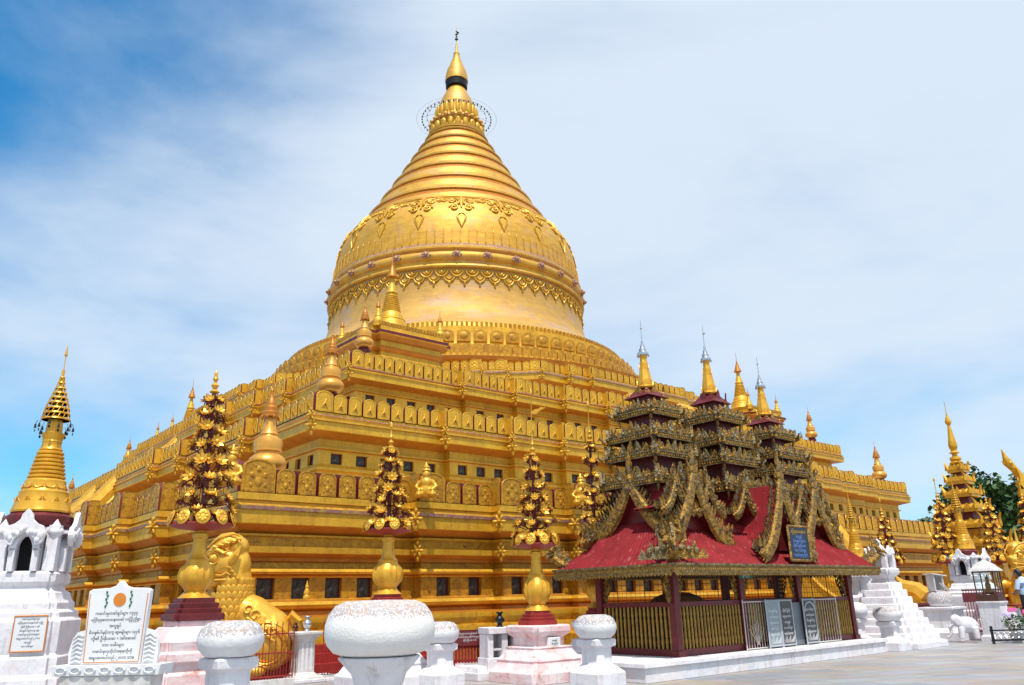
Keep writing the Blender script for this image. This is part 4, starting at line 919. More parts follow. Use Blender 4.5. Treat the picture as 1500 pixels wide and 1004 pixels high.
# ------------------------------------------------------------------ white shrine with a gold spire (left foreground) and its fellows
def arch_shrine(label, x, y, sc=1.0, rz=0, plaque=False, group='arched white shrines with gold spires', thin=1.0, gthin=1.0):
    t = thing('arched_shrine', label, 'shrine', (x, y, 0), GRID+rz, group, sc); t.scale = (sc*thin, sc*thin, sc)
    prof = [(1.02, 0), (1.02, .30), (.96, .34), (.96, .62), (.90, .68), (.90, .92), (.84, .97), (.86, 1.05), (.86, 1.45), (.80, 1.50), (.80, 1.58), (.72, 1.62), (.72, 1.72), (.66, 1.78), (.63, 1.88), (.55, 1.92), (.53, 1.98), (.60, 2.03), (.60, 2.17), (.52, 2.21)]
    MB().stack(RD, prof).build('stepped_body', WHITE, t)
    ch = MB(); q = .66
    for a in range(4):
        ch.at(0, 0, 0, a*PI/2)
        ch.box(-.44, -.44, 2.20, .22, .22, .60, 0, .92, .92)
        ch.ell((-.46, -.46, 2.82), (.15, .15, .09), 10, 8); ch.box(-.46, -.46, 2.86, .2, .2, .06)
        ch.add([(-.54, -.54, 2.90), (-.38, -.54, 2.90), (-.38, -.38, 2.90), (-.54, -.38, 2.90), (-.46, -.46, 3.03)], [(0, 1, 4), (1, 2, 4), (2, 3, 4), (3, 0, 4)])
        for s in (-1, 1):
            ch.box(s*.205, -q+.09, 2.20, .11, .16, .36)
            ch.box(s*.23, -q+.36, 2.20, .10, .36, .56)
        n = 8; arch = [(.15*math.cos(PI*k/n), 2.52+.17*math.sin(PI*k/n)*(1+.35*math.sin(PI*k/n))) for k in range(n+1)]
        # wall over the opening: outer block with a pointed arch cut out of it
        L_ = [(.27, 2.52)] + [(.27, 2.80), (-.27, 2.80), (-.27, 2.52)]
        poly = [(-.27, 2.52), (-.15, 2.52)] + arch[::-1][1:-1] + [(.15, 2.52), (.27, 2.52), (.27, 2.80), (-.27, 2.80)]
        m_ = len(poly); vs = [(x_, -q+.01, z_) for x_, z_ in poly] + [(x_, -q+.17, z_) for x_, z_ in poly]
        # triangulate as a strip between arch and top
        up = [(-.27, 2.80)] + [(-.27+.54*k/n, 2.80) for k in range(1, n)] + [(.27, 2.80)]
        ar = arch[::-1]
        for yy in (-q+.01, -q+.17):
            vv = [(x_, yy, z_) for x_, z_ in ar] + [(x_, yy, z_) for x_, z_ in up] + [(-.27, yy, 2.52), (.27, yy, 2.52)]
            ff = [(k, k+1, n+1+k+1, n+1+k) for k in range(n)] + [(2*n+2, 0, n+1), (n, 2*n+3, 2*n+1)]
            ch.add(vv, ff)
        ch.add([(x_, -q+.01, z_) for x_, z_ in ar] + [(x_, -q+.17, z_) for x_, z_ in ar], [(k, k+1, n+1+k+1, n+1+k) for k in range(n)])
        ch.box(0, -q+.12, 2.80, .56, .26, .05)
        ch.plate([(-.20, 2.60), (-.26, 2.60), (-.33, 2.66), (-.37, 2.78), (-.30, 2.90), (-.20, 2.93), (-.11, 3.0), (-.09, 3.08), (0, 3.17), (.09, 3.08), (.11, 3.0), (.20, 2.93), (.30, 2.90), (.37, 2.78), (.33, 2.66), (.26, 2.60), (.20, 2.60), (.17, 2.70), (.0, 2.80), (-.17, 2.70)], -q-.09, -q+.0)
        for k in range(9): ch.ell((-.24+.06*k, -q-.10, 2.84+.035*math.sin(k*2.1)-.0009*(k-4)**2*9), (.045, .03, .045), 8, 5)
        for s in (-1, 1): ch.ell((s*.28, -q-.09, 2.76), (.07, .035, .08), 8, 6)
    ch.at(); ch.box(0, 0, 2.76, 1.0, 1.0, .14, 0, .94, .94); ch.box(0, 0, 2.2, .94, .94, .0)
    ch.build('arched_chamber', WHITE, t)
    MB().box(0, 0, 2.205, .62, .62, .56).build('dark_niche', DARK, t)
    MB().stack(ngon(16), [(.50, 2.90), (.58, 2.94), (.62, 3.0), (.62, 3.08), (.55, 3.12), (.50, 3.16)]).build('red_collar', MARO, t).scale = (gthin, gthin, 1)
    pr = [(.54, 3.15), (.55, 3.18), (.53, 3.22), (.48, 3.38), (.45, 3.46), (.455, 3.49), (.42, 3.52), (.38, 3.64), (.38, 3.68), (.36, 3.70)]
    for k in range(7):
        z = 3.72+k*.068; r_ = .34-k*.016; pr += [(r_-.02, z), (r_+.014, z+.018), (r_+.014, z+.042), (r_-.02, z+.06)]
    pr += [(.20, 4.20), (.225, 4.22), (.19, 4.26), (.175, 4.32), (.19, 4.36), (.18, 4.38), (.21, 4.46), (.225, 4.50), (.16, 4.51), (.155, 4.62), (.13, 4.8)]
    bl = MB().lathe(pr, 36)
    for k in range(12):
        bl.at(0, 0, 0, k*PI/6).tube([(.12*math.sin(v), -.50+.02*math.cos(v), 3.40-.09*math.cos(v)) for v in [(-1.5+j*.5) for j in range(7)]], .012, 5)
        bl.tube([(.10*math.sin(v), -.415, 3.61-.06*math.cos(v)) for v in [(-1.5+j*.5) for j in range(7)]], .010, 5)
    bl.at(); bl.build('gold_bell', GOLDB, t).scale = (gthin, gthin, 1)
    u = MB()
    for k, (r_, z) in enumerate(((.27, 4.74), (.25, 4.84), (.225, 4.93), (.19, 5.03), (.155, 5.12), (.125, 5.21), (.095, 5.30), (.065, 5.40), (.045, 5.5))):
        u.lathe([(r_, z), (r_+.012, z+.012), (r_, z+.03), (r_-.015, z+.03), (r_-.012, z)], 20)
        if k < 8:
            n = max(6, int(r_*60))
            for j in range(n):
                a = 2*PI*j/n; u.tube([(r_*math.cos(a), r_*math.sin(a), z+.02), ((r_-.02)*math.cos(a+.15), (r_-.02)*math.sin(a+.15), z+.10)], .010, 4)
    u.lathe([(.10, 4.75), (.09, 4.95), (.05, 5.3), (.025, 5.55), (.035, 5.62), (.012, 5.68), (.01, 5.9), (.035, 5.93), (.02, 6.0), (.004, 6.12)], 12)
    uo = u.build('umbrella', GOLDB, t); uo.scale = (gthin, gthin, 1)
    bo = None
    for k in range(12):
        a = 2*PI*k/12; r_ = .30+.06*(k % 2); z = 4.70-.05*(k % 3)
        if bo is None:
            bb = MB().tube([(-.03, 0, .06), (0, 0, 0)], .006, 4)
            bb.lathe([(.005, 0), (.018, -.015), (.024, -.06), (.03, -.075)], 8); bb.ell((0, 0, -.12), (.01, .028, .03), 6, 5)
            bo = bb.build('bell', IRON, uo, (r_*math.cos(a), r_*math.sin(a), z), a)
        else: inst(bo, uo, (r_*math.cos(a), r_*math.sin(a), z), a)
    if plaque:
        pq = MB().plate([(-.27, 1.03), (.27, 1.03), (.27, 1.52), (-.27, 1.52)], -.90, -.87).build('inscribed_plaque', STONE, t); pq.location = (.40, 0, 0)
        e = MB()
        for (x0, z0_, x1, z1_) in ((-.28, 1.02, .28, 1.02), (.28, 1.02, .28, 1.53), (-.28, 1.53, .28, 1.53), (-.28, 1.02, -.28, 1.53)): e.tube([(x0+.40, -.905, z0_), (x1+.40, -.905, z1_)], .011, 4)
        e.build('orange_frame', ORNG, t)
        for i, k in enumerate((0, 1, 4, 3, 6, 7, 2, 5)): text_mesh('lettering', [MY[k][:22]], .034, INK, t, (.40, -.9015, 1.475-i*.056), ex=.001, maxw=(.46, .44, .46, .44, .46, .44, .2, .4)[i])
    return t
arch_shrine('whitewashed shrine with a gold bell and hanging bells, at the left edge', -7.97, 13.33, 1.0, R(14)-GRID, True, thin=.82)
arch_shrine('arched white shrine with gold spire behind the glass case', 15.91, 28.91, .92, thin=.95, gthin=.72)
arch_shrine('shrine whose ringed gold spire shows over the stepped white tower', 12.05, 28.9, .86, thin=.9, gthin=.75)
# plaque on tree pedestals
for (x, y, off) in ((.40, 17.5, .43),):
    t = thing('pedestal_plaque', 'small lettered marble plaque on the pedestal left of the pavilion', 'plaque', (x, y, 0), GRID)
    MB().plate([(-.16, .52), (.16, .52), (.16, .84), (-.16, .84)], -.50, -.41).build('slab', STONE, t)
    for i in range(4): text_mesh('lettering', [MY[i+2][:10]], .042, INK, t, (0, -.502, .77-i*.065), ex=.001)
t = thing('pedestal_plaque', 'small orange-edged plaque half hidden behind the speckled urn', 'plaque', (-5.31, 13.49, 0), GRID)
MB().plate([(.12, .96), (.44, .96), (.44, 1.10), (.12, 1.10)], -.64, -.58).build('slab', STONE, t)
for i in range(2): text_mesh('lettering', [MY[i+4][:11]], .038, INK, t, (.28, -.642, 1.05-i*.055), ex=.001)

# ------------------------------------------------------------------ red pavilion with three carved spires
PR = R(40.8)
PV = thing('red_pavilion', 'red-roofed wooden pavilion with three carved gilded spires', 'pavilion', (3.27, 17.71, 0), PR)
LS, TD = 7.75, 2.15      # column grid: s along the front, t into depth
def pw(s, t): return 3.27+s*math.cos(PR)-t*math.sin(PR), 17.71+s*math.sin(PR)+t*math.cos(PR)
MB().box(3.35, 1.1, 0, 9.9, 3.25, .27).box(3.35, 1.1, .27, 10.0, 3.35, .09, 0, .998, .995).build('plinth', WHITE, PV)
S_ = [0.1, 2.55, 5.05, 7.65]
c0 = MB().box(0, 0, .36, .17, .17, 1.80).box(0, 0, .36, .24, .24, .12).build('column', MARO, PV, (S_[0], 0, 0))
for s in S_:
    for t_ in (0, TD):
        if s == S_[0] and t_ == 0: continue
        inst(c0, PV, (s, t_, 0))
# carved brackets
def bracket():
    b = MB()
    for k in range(5):
        z = 2.02-k*.11; wd = .20-.022*k
        b.tube([(.09, 0, z), (.09+wd*.7, 0, z+.03), (.09+wd, 0, z-.04), (.09+wd*.7, 0, z-.10), (.11, 0, z-.09)], [.022, .028, .03, .024, .015], 6, flat=.7)
        b.ell((.09+wd*.45, 0, z-.03), (.035, .02, .035), 6, 5)
    b.tube([(.10, 0, 2.08), (.32, 0, 2.06), (.30, 0, 1.85), (.20, 0, 1.60), (.17, 0, 1.46), (.10, 0, 1.42)], .022, 6)
    return b
bk0 = bracket().build('bracket', CARV, PV, (S_[0], 0, 0))
for s in S_:
    for q in (0, 1):
        if s == S_[0] and q == 0: continue
        inst(bk0, PV, (s, 0, 0), PI*q)
for t_, q in ((0, 0), (TD, 1)): inst(bk0, PV, (S_[0], t_, 0), PI/2+PI*q); inst(bk0, PV, (S_[3], t_, 0), PI/2+PI*q)
# beams, railings, bars
bm = MB()
for t_ in (0, TD):
    bm.box((S_[0]+S_[3])/2, t_, 2.08, S_[3]-S_[0]+.1, .12, .10)
for s in (S_[0], S_[3]): bm.box(s, TD/2, 2.08, .12, TD-.12, .10)
bm.build('beam', MARO, PV)
def railing(x0, y0, x1, y1):
    ln = math.hypot(x1-x0, y1-y0)-.17; rz = math.atan2(y1-y0, x1-x0); mx_, my_ = (x0+x1)/2, (y0+y1)/2
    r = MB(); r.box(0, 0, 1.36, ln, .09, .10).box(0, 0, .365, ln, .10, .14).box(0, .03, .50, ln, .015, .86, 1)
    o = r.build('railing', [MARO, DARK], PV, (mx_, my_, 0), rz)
    b = MB(); n = int(ln/.115)
    for k in range(n):
        x = -ln/2+(k+.5)*ln/n
        b.lathe([(.024, .50), (.030, .60), (.034, .66), (.024, .72), (.030, .78), (.026, .95), (.031, 1.08), (.022, 1.14), (.031, 1.20), (.024, 1.37)], 8, 0, x, -.02)
    b.build('bamboo_balusters', BAMB, o)
BAMB = mat('yellow_balusters', (0.42, 0.24, 0.03), (0.26, 0.13, 0.018), rough=0.5, scale=12)
for i, j in ((0, 1), (1, 2), (2, 3)): railing(S_[i], 0, S_[j], 0)
for s in (S_[0], S_[3]): railing(s, TD, s, 0)
for i, j in ((0, 1), (1, 2), (2, 3)): railing(S_[j], TD, S_[i], TD)
wm = MB()
def mesh_panel(x0, y0, x1, y1):
    ln = math.hypot(x1-x0, y1-y0); ux, uy = (x1-x0)/ln, (y1-y0)/ln; n = int(ln/.13)
    for k in range(1, n): x, y = x0+ux*ln*k/n, y0+uy*ln*k/n; wm.tube([(x, y, 1.46), (x, y, 2.08)], .012 if k % 6 == 0 else .0045, 4)
    for k in range(1, 5): wm.tube([(x0+ux*.08, y0+uy*.08, 1.46+k*.125), (x1-ux*.08, y1-uy*.08, 1.46+k*.125)], .0045, 4)
for i, j in ((0, 1), (1, 2), (2, 3)): mesh_panel(S_[i], .02, S_[j], .02); 
mesh_panel(S_[0], 0, S_[0], TD)
wm.build('wire_mesh', IRON, PV)
# eaves: fascia, lower roof
x0, x1, y0, y1 = S_[0]-.78, S_[3]+.56, -.72, TD+.72
ev = MB()
def fascia(ax, ay, bx, by):
    ln = math.hypot(bx-ax, by-ay); ux, uy = (bx-ax)/ln, (by-ay)/ln; rz = math.atan2(uy, ux)
    ev.at((ax+bx)/2, (ay+by)/2, 0, rz)
    ev.box(0, 0, 2.06, ln+.02, .05, .13); ev.box(0, -.02, 2.19, ln+.06, .09, .045, 1); ev.box(0, -.035, 2.05, ln+.02, .02, .025, 1)
    n = int(ln/.075)
    for k in range(n):
        x = -ln/2+(k+.5)*ln/n
        ev.ell((x, -.03, 2.12), (.028, .02, .05), 6, 4)
    for k in range(int(ln/.10)):
        x = -ln/2+(k+.5)*.10
        ev.add([(x-.05, -.028, 2.055), (x+.05, -.028, 2.055), (x, -.028, 1.985), (x-.05, .022, 2.055), (x+.05, .022, 2.055), (x, .022, 1.985)], [(0, 2, 1), (3, 4, 5), (0, 3, 5, 2), (1, 2, 5, 4)])
fascia(x0, y0, x1, y0); fascia(x1, y0, x1, y1); fascia(x1, y1, x0, y1); fascia(x0, y1, x0, y0)
ev.at(); ev.build('carved_fascia', [CARVF, CARVG], PV)
def hip(b, x0, x1, y0, y1, z0, ix, iy, z1, ny=6, m=0, wav=.012, sp=.13, curve=.06):
    """corrugated hipped skirt roof, slightly hollow"""
    def side(P0, P1, Q0, Q1):
        ln = (P1-P0).length; n = int(ln/sp)*2; nrm = (P1-P0).cross(Q0-P0).normalized()
        vs = []
        for r_ in range(ny+1):
            v = r_/ny
            for k in range(n+1):
                u = k/n; p = (P0.lerp(P1, u)).lerp(Q0.lerp(Q1, u), v); p = p - Vector((0, 0, curve*4*v*(1-v))); p += nrm*(wav if k % 2 else -wav); vs.append(tuple(p))
        b.add(vs, [(r_*(n+1)+k, r_*(n+1)+k+1, (r_+1)*(n+1)+k+1, (r_+1)*(n+1)+k) for r_ in range(ny) for k in range(n)], m)
    A, B, C_, D = Vector((x0, y0, z0)), Vector((x1, y0, z0)), Vector((x1, y1, z0)), Vector((x0, y1, z0))
    a, b_, c, d = Vector((x0+ix, y0+iy, z1)), Vector((x1-ix, y0+iy, z1)), Vector((x1-ix, y1-iy, z1)), Vector((x0+ix, y1-iy, z1))
    side(A, B, a, b_); side(B, C_, b_, c); side(C_, D, c, d); side(D, A, d, a)
    b.add([tuple(a), tuple(b_), tuple(c), tuple(d)], [(0, 1, 2, 3)], m)
rf = MB(); hip(rf, x0+.02, x1-.02, y0+.02, y1-.02, 2.23, 1.0, .95, 3.22, 6, 0, .011, .13, .07)
rf.box((x0+x1)/2, (y0+y1)/2, 2.17, x1-x0-.1, y1-y0-.1, .03, 1)
rf.build('lower_roof', [REDR, MARO], PV, sharp=25)
rb = MB().box((x0+x1)/2, TD/2, 3.18, x1-x0-2.1, y1-y0-2.1, .62)
rb.build('clerestory', MARO, PV)
# long ridge roof and cross gables
def gable(b, cx, cy, rz, hw, zb, za, dep, m=0, pitch=.04):
    """gable roof: front face at local y=0 looking to -y, ridge runs back by dep"""
    b.at(cx, cy, 0, rz)
    n = 8
    for s in (-1, 1):
        vs = []
        for r_ in range(n+1):
            v = r_/n; x = s*hw*(1-v); z = zb+(za-zb)*(v**1.7)
            vs += [(x, -.02, z), (x, dep, z), (x, -.02, z-.05), (x, dep, z-.05)]
        fs = []
        for r_ in range(n):
            o = r_*4; fs += [(o, o+1, o+5, o+4), (o+2, o+6, o+7, o+3), (o, o+4, o+6, o+2)]
        b.add(vs, fs, m)
    pts = [(-hw*.96, zb-.04)]+[(hw*.96, zb-.04)]+[(hw*(1-r_/n)*.96, zb+(za-zb)*((r_/n)**1.7)-.06) for r_ in range(1, n+1)]+[(-hw*(1-r_/n)*.96, zb+(za-zb)*((r_/n)**1.7)-.06) for r_ in range(n-1, 0, -1)]
    b.plate(pts, .14, .18, 1); b.at()
def flame(b, x, y, z, h, w_, rz=0, m=0, lean=0.0, th=.035):
    pts = [(-w_/2, 0), (w_/2, 0), (w_*.55, h*.25), (w_*.30, h*.50), (w_*.28+lean*h*.5, h*.68), (lean*h, h), (-w_*.12+lean*h*.4, h*.70), (-w_*.34, h*.48), (-w_*.55, h*.22)]
    T0 = b.T.copy(); b.T = T0 @ Matrix.Translation((x, y, z)) @ Matrix.Rotation(rz, 4, 'Z')
    b.plate(pts, -th/2, th/2, m); b.T = T0
def bargeboard(cx, cy, rz, hw, zb, za, sc=1.0):
    """pair of carved boards hanging from a gable apex, with flames on top and curled ends"""
    o = None
    for s in (-1, 1):
        b = MB()
        pts = []
        n = 14
        for k in range(n+1):
            v = k/n
            x = s*hw*(v**1.05); z = za-(za-zb)*(1-(1-v)**1.75)
            pts.append((x, z))
        xe, ze = pts[-1]
        pts += [(xe+s*.07*sc, ze-.03*sc), (xe+s*.15*sc, ze+.03*sc), (xe+s*.17*sc, ze+.14*sc), (xe+s*.13*sc, ze+.24*sc)]
        rad = [.11*sc+.05*sc*math.sin(PI*k/len(pts)) for k in range(len(pts))]; rad[-1] = .015; rad[-2] = .05*sc
        b.tube([(x, -.06, z) for x, z in pts], rad, 8, 0, flat=.55)
        b.tube([(x+s*.06*sc, -.10, z+.05*sc) for x, z in pts[:n+2]], .022*sc, 5, 1)
        b.tube([(x-s*.06*sc, -.10, z-.05*sc) for x, z in pts[:n+2]], .022*sc, 5, 1)
        for k in range(1, n+3):
            x, z = pts[k]; px_, pz_ = pts[k-1]
            h = (.26+.06*((k*7) % 3))*sc
            flame(b, x, -.05, z+.07*sc, h, .15*sc, 0, k % 3 == 0 and 1 or 0, s*.35)
            if k % 2: b.ell((x, -.11, z), (.05*sc, .035, .05*sc), 6, 5, 1 if k % 4 == 1 else 0)
            flame(b, x-s*.02, -.08, z-.06*sc, -.15*sc, .10*sc, 0, 0, -s*.3); flame(b, x+s*.05, .10, z+.05*sc, h*.8, .13*sc, 0, 1, s*.3)
        q = b.build('bargeboard', [CARV, CARVG], PV, (cx, cy, 0), rz)
    f = MB()
    f.ell((0, -.03, za+.10*sc), (.09*sc, .08*sc, .12*sc), 8, 6); f.ell((0, -.03, za+.30*sc), (.075*sc, .06*sc, .14*sc), 8, 6, 1)
    flame(f, 0, -.03, za+.36*sc, .36*sc, .15*sc, 0, 0, 0, .05)
    for s in (-1, 1): flame(f, s*.12*sc, -.03, za+.06*sc, .30*sc, .12*sc, 0, 0, s*.3)
    # pendant at the foot where neighbouring boards meet
    f.build('gable_finial', [CARV, CARVG], PV, (cx, cy, 0), rz)
SP = [(1.02, 1.0), (3.72, 1.10), (6.32, .99)]
gr = MB()
gr.at(SP[0][0]-.95, TD/2, 0, -PI/2); gr.at()
gable(gr, SP[0][0]-.80, TD/2, -PI/2, 1.05, 3.0, 3.95, SP[2][0]-SP[0][0]+1.6)
for i_, (s, k) in enumerate(SP):
    gable(gr, s, (-.02, -.56, -.02)[i_], 0, .93, (2.92, 2.62, 2.92)[i_], 4.15, TD+.04)
gr.build('gable_roof', [REDR, MARO], PV, sharp=30)
bargeboard(SP[0][0]-.82, TD/2, -PI/2, 1.12, 2.95, 4.15)
bargeboard(SP[2][0]+.82, TD/2, PI/2, 1.12, 2.95, 4.15)
for i_, (s, k) in enumerate(SP):
    bargeboard(s+(0, .08, .05)[i_], (-.08, -.62, -.08)[i_], 0, (1.08, 1.02, .98)[i_], (2.74, 2.50, 2.74)[i_], 4.25, 1.0)
    bargeboard(s, TD+.06, PI, 1.10, 2.85, 4.2, .95)
# smaller dormer gables and corner masses of carving above
dg = MB()
for s, k in SP:
    for sx in (-1, 1):
        gable(dg, s+sx*.60, .02, 0, .40, 3.50, 4.02, .9)
dg.build('dormer_roof', [REDR, MARO], PV, sharp=30)
for s, k in SP:
    for sx in (-1, 1):
        bargeboard(s+sx*.60, -.02, 0, .46, 3.42, 4.05, .6)
# eave corner dragons
def dragon():
    b = MB()
    b.tube([(.42, 0, .02), (.22, 0, .08), (.05, 0, .18), (-.10, 0, .30), (-.13, 0, .45), (-.05, 0, .56), (.03, 0, .52)], [.05, .10, .11, .10, .08, .07, .02], 8)
    b.tube([(-.13, 0, .44), (-.25, 0, .40), (-.33, 0, .34)], [.06, .045, .02], 6); b.tube([(-.10, 0, .38), (-.22, 0, .31), (-.27, 0, .26)], [.05, .035, .015], 6, 1)
    for k, (x, z, h) in enumerate(((.36, .10, .2), (.26, .16, .26), (.15, .22, .3), (.04, .32, .3), (-.03, .5, .34), (-.10, .54, .28))): flame(b, x, 0, z, h, .13, 0, k % 2, -.2+.12*k, .05)
    for s in (-1, 1):
        b.tube([(.35, s*.06, .05), (.2, s*.12, .12), (.08, s*.13, .02), (.2, s*.12, -.04), (.28, s*.1, .02)], .025, 6, 1)
    return b
d0 = dragon().build('eave_dragon', [CARV, CARVG], PV, (x0+.05, y0+.05, 2.22), PI/4)
inst(d0, PV, (x1-.05, y0+.05, 2.22), PI*.75); inst(d0, PV, (x1-.05, y1-.05, 2.22), -PI*.75); inst(d0, PV, (x0+.05, y1-.05, 2.22), -PI/4)
# corner crest where two boards meet above the front left corner
cc = MB()
for k, (dx, h, w_) in enumerate(((0, .80, .22), (-.22, .55, .2), (.22, .55, .2), (-.42, .38, .2), (.42, .38, .2), (-.62, .22, .2), (.62, .22, .2))):
    cc.at(0, 0, 0, R(0)); flame(cc, dx, 0, 0, h, w_, 0, k % 2, .15*(-1 if dx < 0 else 1 if dx > 0 else 0), .07)
    cc.ell((dx*.8, -.05, .12+h*.2), (.07, .04, .07), 6, 5, 1)
cc.build('corner_crest', [CARV, CARVG], PV, (S_[0]-.55, -.50, 2.32), -PI/4)
# towers of stacked little roofs
def spire(s, k, idx):
    sp = MB(); T = Matrix.Identity(4)
    e = bpy.data.objects.new('spire', None); COL.objects.link(e); e.parent = PV; e.location = (s, TD/2, 4.1); e.scale = (1.14, 1.14, k*.97)
    body = MB()
    tiers = [(-.05, .80, .52), (0.62, .70, .46), (1.10, .66, .40), (1.72, .52, .30)]
    body.box(0, 0, -1.0, 1.15, 1.15, 1.0); 
    body.box(0, 0, .0, .80, .80, 1.05); body.box(0, 0, 1.05, .60, .60, .68); body.box(0, 0, 1.72, .44, .44, .62)
    body.build('walls', MARO, e)
    for ti, (z, hw, w_) in enumerate(tiers):
        c = MB()
        for a in range(4):
            c.at(0, 0, 0, a*PI/2)
            c.box(0, -hw+.03, z, hw*2, .05, .10); c.box(0, -hw+.02, z+.10, hw*2+.06, .07, .035, 1); c.box(0, -hw+.015, z-.01, hw*2+.02, .05, .02, 1)
            for j in range(int(hw*2/.07)): c.ell((-hw+.035+j*.07, -hw, z+.05), (.022, .02, .045), 6, 4)
            n = 7
            for j in range(n):
                xx = -hw+.08+j*(2*hw-.16)/(n-1); hh = .46 if j == n//2 else (.26 if j % 2 else .34)
                flame(c, xx, -hw+.06, z+.12, hh*(1-.10*ti), .17, 0, (j+a) % 2, .1*math.sin(j*3), .06)
                flame(c, xx+.07, -hw+.15, z+.15, hh*.75, .14, .3, (j+a+1) % 2, 0, .05)
                c.ell((xx, -hw+.02, z+.20), (.04, .03, .05), 6, 5, (j+1) % 2)
            flame(c, -hw+.02, -hw+.02, z+.10, .42-.06*ti, .15, -PI/4, 1, -.2, .06)
            flame(c, -hw-.03, -hw-.03, z+.02, .20, .14, -PI/4, 0, -.8, .05)
            c.tube([(-hw-.02, -hw-.02, z+.06), (-hw-.10, -hw-.10, z+.16), (-hw-.09, -hw-.09, z+.30)], [.04, .03, .008], 6, 1)
            # drooping pendants under the cornice corners
            c.tube([(-hw+.06, -hw+.06, z), (-hw+.07, -hw+.07, z-.10), (-hw+.1, -hw+.1, z-.2)], [.03, .035, .006], 6, 0)
        c.at(); c.build('carved_cornice', [CARV, CARVG], e)
        r_ = MB(); hip(r_, -hw+.06, hw-.06, -hw+.06, hw-.06, z+.12, hw-w_*.9, hw-w_*.9, z+.42-.06*ti, 3, 0, .006, .09, .03); r_.build('tier_roof', REDR, e, sharp=25)
    top = MB(); top.stack(SQ, [(.36, 2.26), (.34, 2.28), (.22, 2.42), (.16, 2.50), (.14, 2.56)]).build('top_roof', MARO, e)
    fn = MB()
    for a in range(4):
        fn.at(0, 0, 0, a*PI/2); flame(fn, 0, -.24, 2.34, .28, .16, 0, 0, 0, .03); flame(fn, -.26, -.26, 2.28, .26, .10, -PI/4, 0, -.3, .03)
    fn.at(); fn.build('top_crest', MARO2 if idx == 1 else CARV, e)
    g_ = MB().stack(OCT, [(.20, 2.52), (.22, 2.56), (.15, 2.62), (.155, 2.72), (.14, 2.80), (.11, 3.0), (.085, 3.2), (.09, 3.24), (.075, 3.28), (.07, 3.40), (.095, 3.44), (.06, 3.5)])
    for a in range(8):
        g_.at(0, 0, 0, a*PI/4); flame(g_, 0, -.17, 2.56, .18, .09, 0, 0, 0, .015); flame(g_, 0, -.10, 3.06, .12, .05, 0, 0, 0, .012)
    g_.at(); g_.build('gold_spirelet', GOLDB, e)
    h = MB().lathe([(.05, 3.42), (.12, 3.45), (.125, 3.50), (.08, 3.56), (.085, 3.60), (.05, 3.66), (.05, 3.70), (.025, 3.78), (.03, 3.82), (.01, 3.88), (.009, 4.18), (.03, 4.2), (.009, 4.22), (.006, 4.42)], 14)
    for a in range(12): h.ell((.13*math.cos(a*PI/6), .13*math.sin(a*PI/6), 3.43), (.014, .014, .03), 5, 4)
    if idx == 1: h.plate([(0, 4.15), (.07, 4.19), (.1, 4.26), (.04, 4.22)], -.006, .006)
    h.build('silver_umbrella', SILV, e)
for i, (s, k) in enumerate(SP): spire(s, k, i)
# boards on the pavilion

INKB = mat('dark_blue_board', (0.012, 0.016, 0.035), rough=0.35)
BLUEL = mat('blue_lettering', (0.16, 0.30, 0.75), rough=0.5)
nb = MB().plate([(-.42, 0), (.42, 0), (.42, .74), (-.42, .74)], -.03, .03).build('name_board', INKB, PV, (4.12, -.76, 2.36))
nf = MB()
for (a_, b_, c_, d_) in ((-.45, -.03, .45, -.03), (.45, -.03, .45, .77), (-.45, .77, .45, .77), (-.45, -.03, -.45, .77)): nf.tube([(a_, -.02, b_), (c_, -.02, d_)], .035, 4)
nf.build('gilt_frame', CARV, nb)
for i in range(6): text_mesh('lettering', [MY[(i+1) % 8][:16]], .085 if i else .1, BLUEL if i else GOLDB, nb, (0, -.033, .62-i*.11), ex=.001, maxw=.66)
gs = MB().plate([(-.28, 0), (.28, 0), (.28, .14), (-.28, .14)], -.015, .015).build('green_sign', GREEN, PV, (2.62, -.16, 1.93))
text_mesh('lettering', ['ရွှေစည်းခုံ'], .075, STONE, gs, (0, -.017, .05), ex=.001, maxw=.44)
# bronze bell inside
bb = thing('bronze_bell', 'big dark bronze bell standing inside the red pavilion', 'bell', (*pw(1.6, 1.1), .37), PR)
BRZ = mat('dull_bronze', (0.34, 0.17, 0.06), (0.22, 0.10, 0.035), rough=0.5, metal=0.15, scale=3)
MB().lathe([(.80, 0), (.80, .10), (.74, .16), (.74, .8), (.78, .86), (.78, .92), (.70, 1.05), (.55, 1.18), (.30, 1.28), (.10, 1.30), (0, 1.30)], 40).build('bell_body', BRZ, bb)
MB().lathe([(.10, 1.28), (.12, 1.34), (.06, 1.38), (.0, 1.40)], 14).build('bell_crown', BRZ, bb)
# metal gates and notice boards leaning on the railing
for i, (s, lab, wd) in enumerate(((2.85, 'grey tubular metal gate leaning on the pavilion railing, left of the notice boards', .95), (6.05, 'grey tubular metal gate at the right bay of the pavilion', 1.15))):
    t = thing('metal_gate', lab, 'gate', (*pw(s, -.16), .36), PR, 'loose metal gates by the pavilion')
    f = MB()
    for (a_, b_, c_, d_) in ((-wd/2, .03, wd/2, .03), (-wd/2, 1.05, wd/2, 1.05), (-wd/2, 0, -wd/2, 1.10), (wd/2, 0, wd/2, 1.10)): f.tube([(a_, 0, b_), (c_, 0, d_)], .014, 6)
    f.build('frame', SILV2 if 'SILV2' in globals() else GREYW, t)
    b = MB()
    for k in range(1, 9): b.tube([(-wd/2+wd*k/9, 0, .03), (-wd/2+wd*k/9, 0, 1.05)], .006, 4)
    if i == 0:
        for k in range(7): b.tube([(0, 0, .1), (-.3+k*.1, 0, .45+.06*(3-abs(k-3)))], .006, 4)
    b.build('bars', GREYW, t)
BOARD = mat('slate_board', (0.045, 0.05, 0.055), (0.09, 0.08, 0.08), rough=0.5, scale=6)
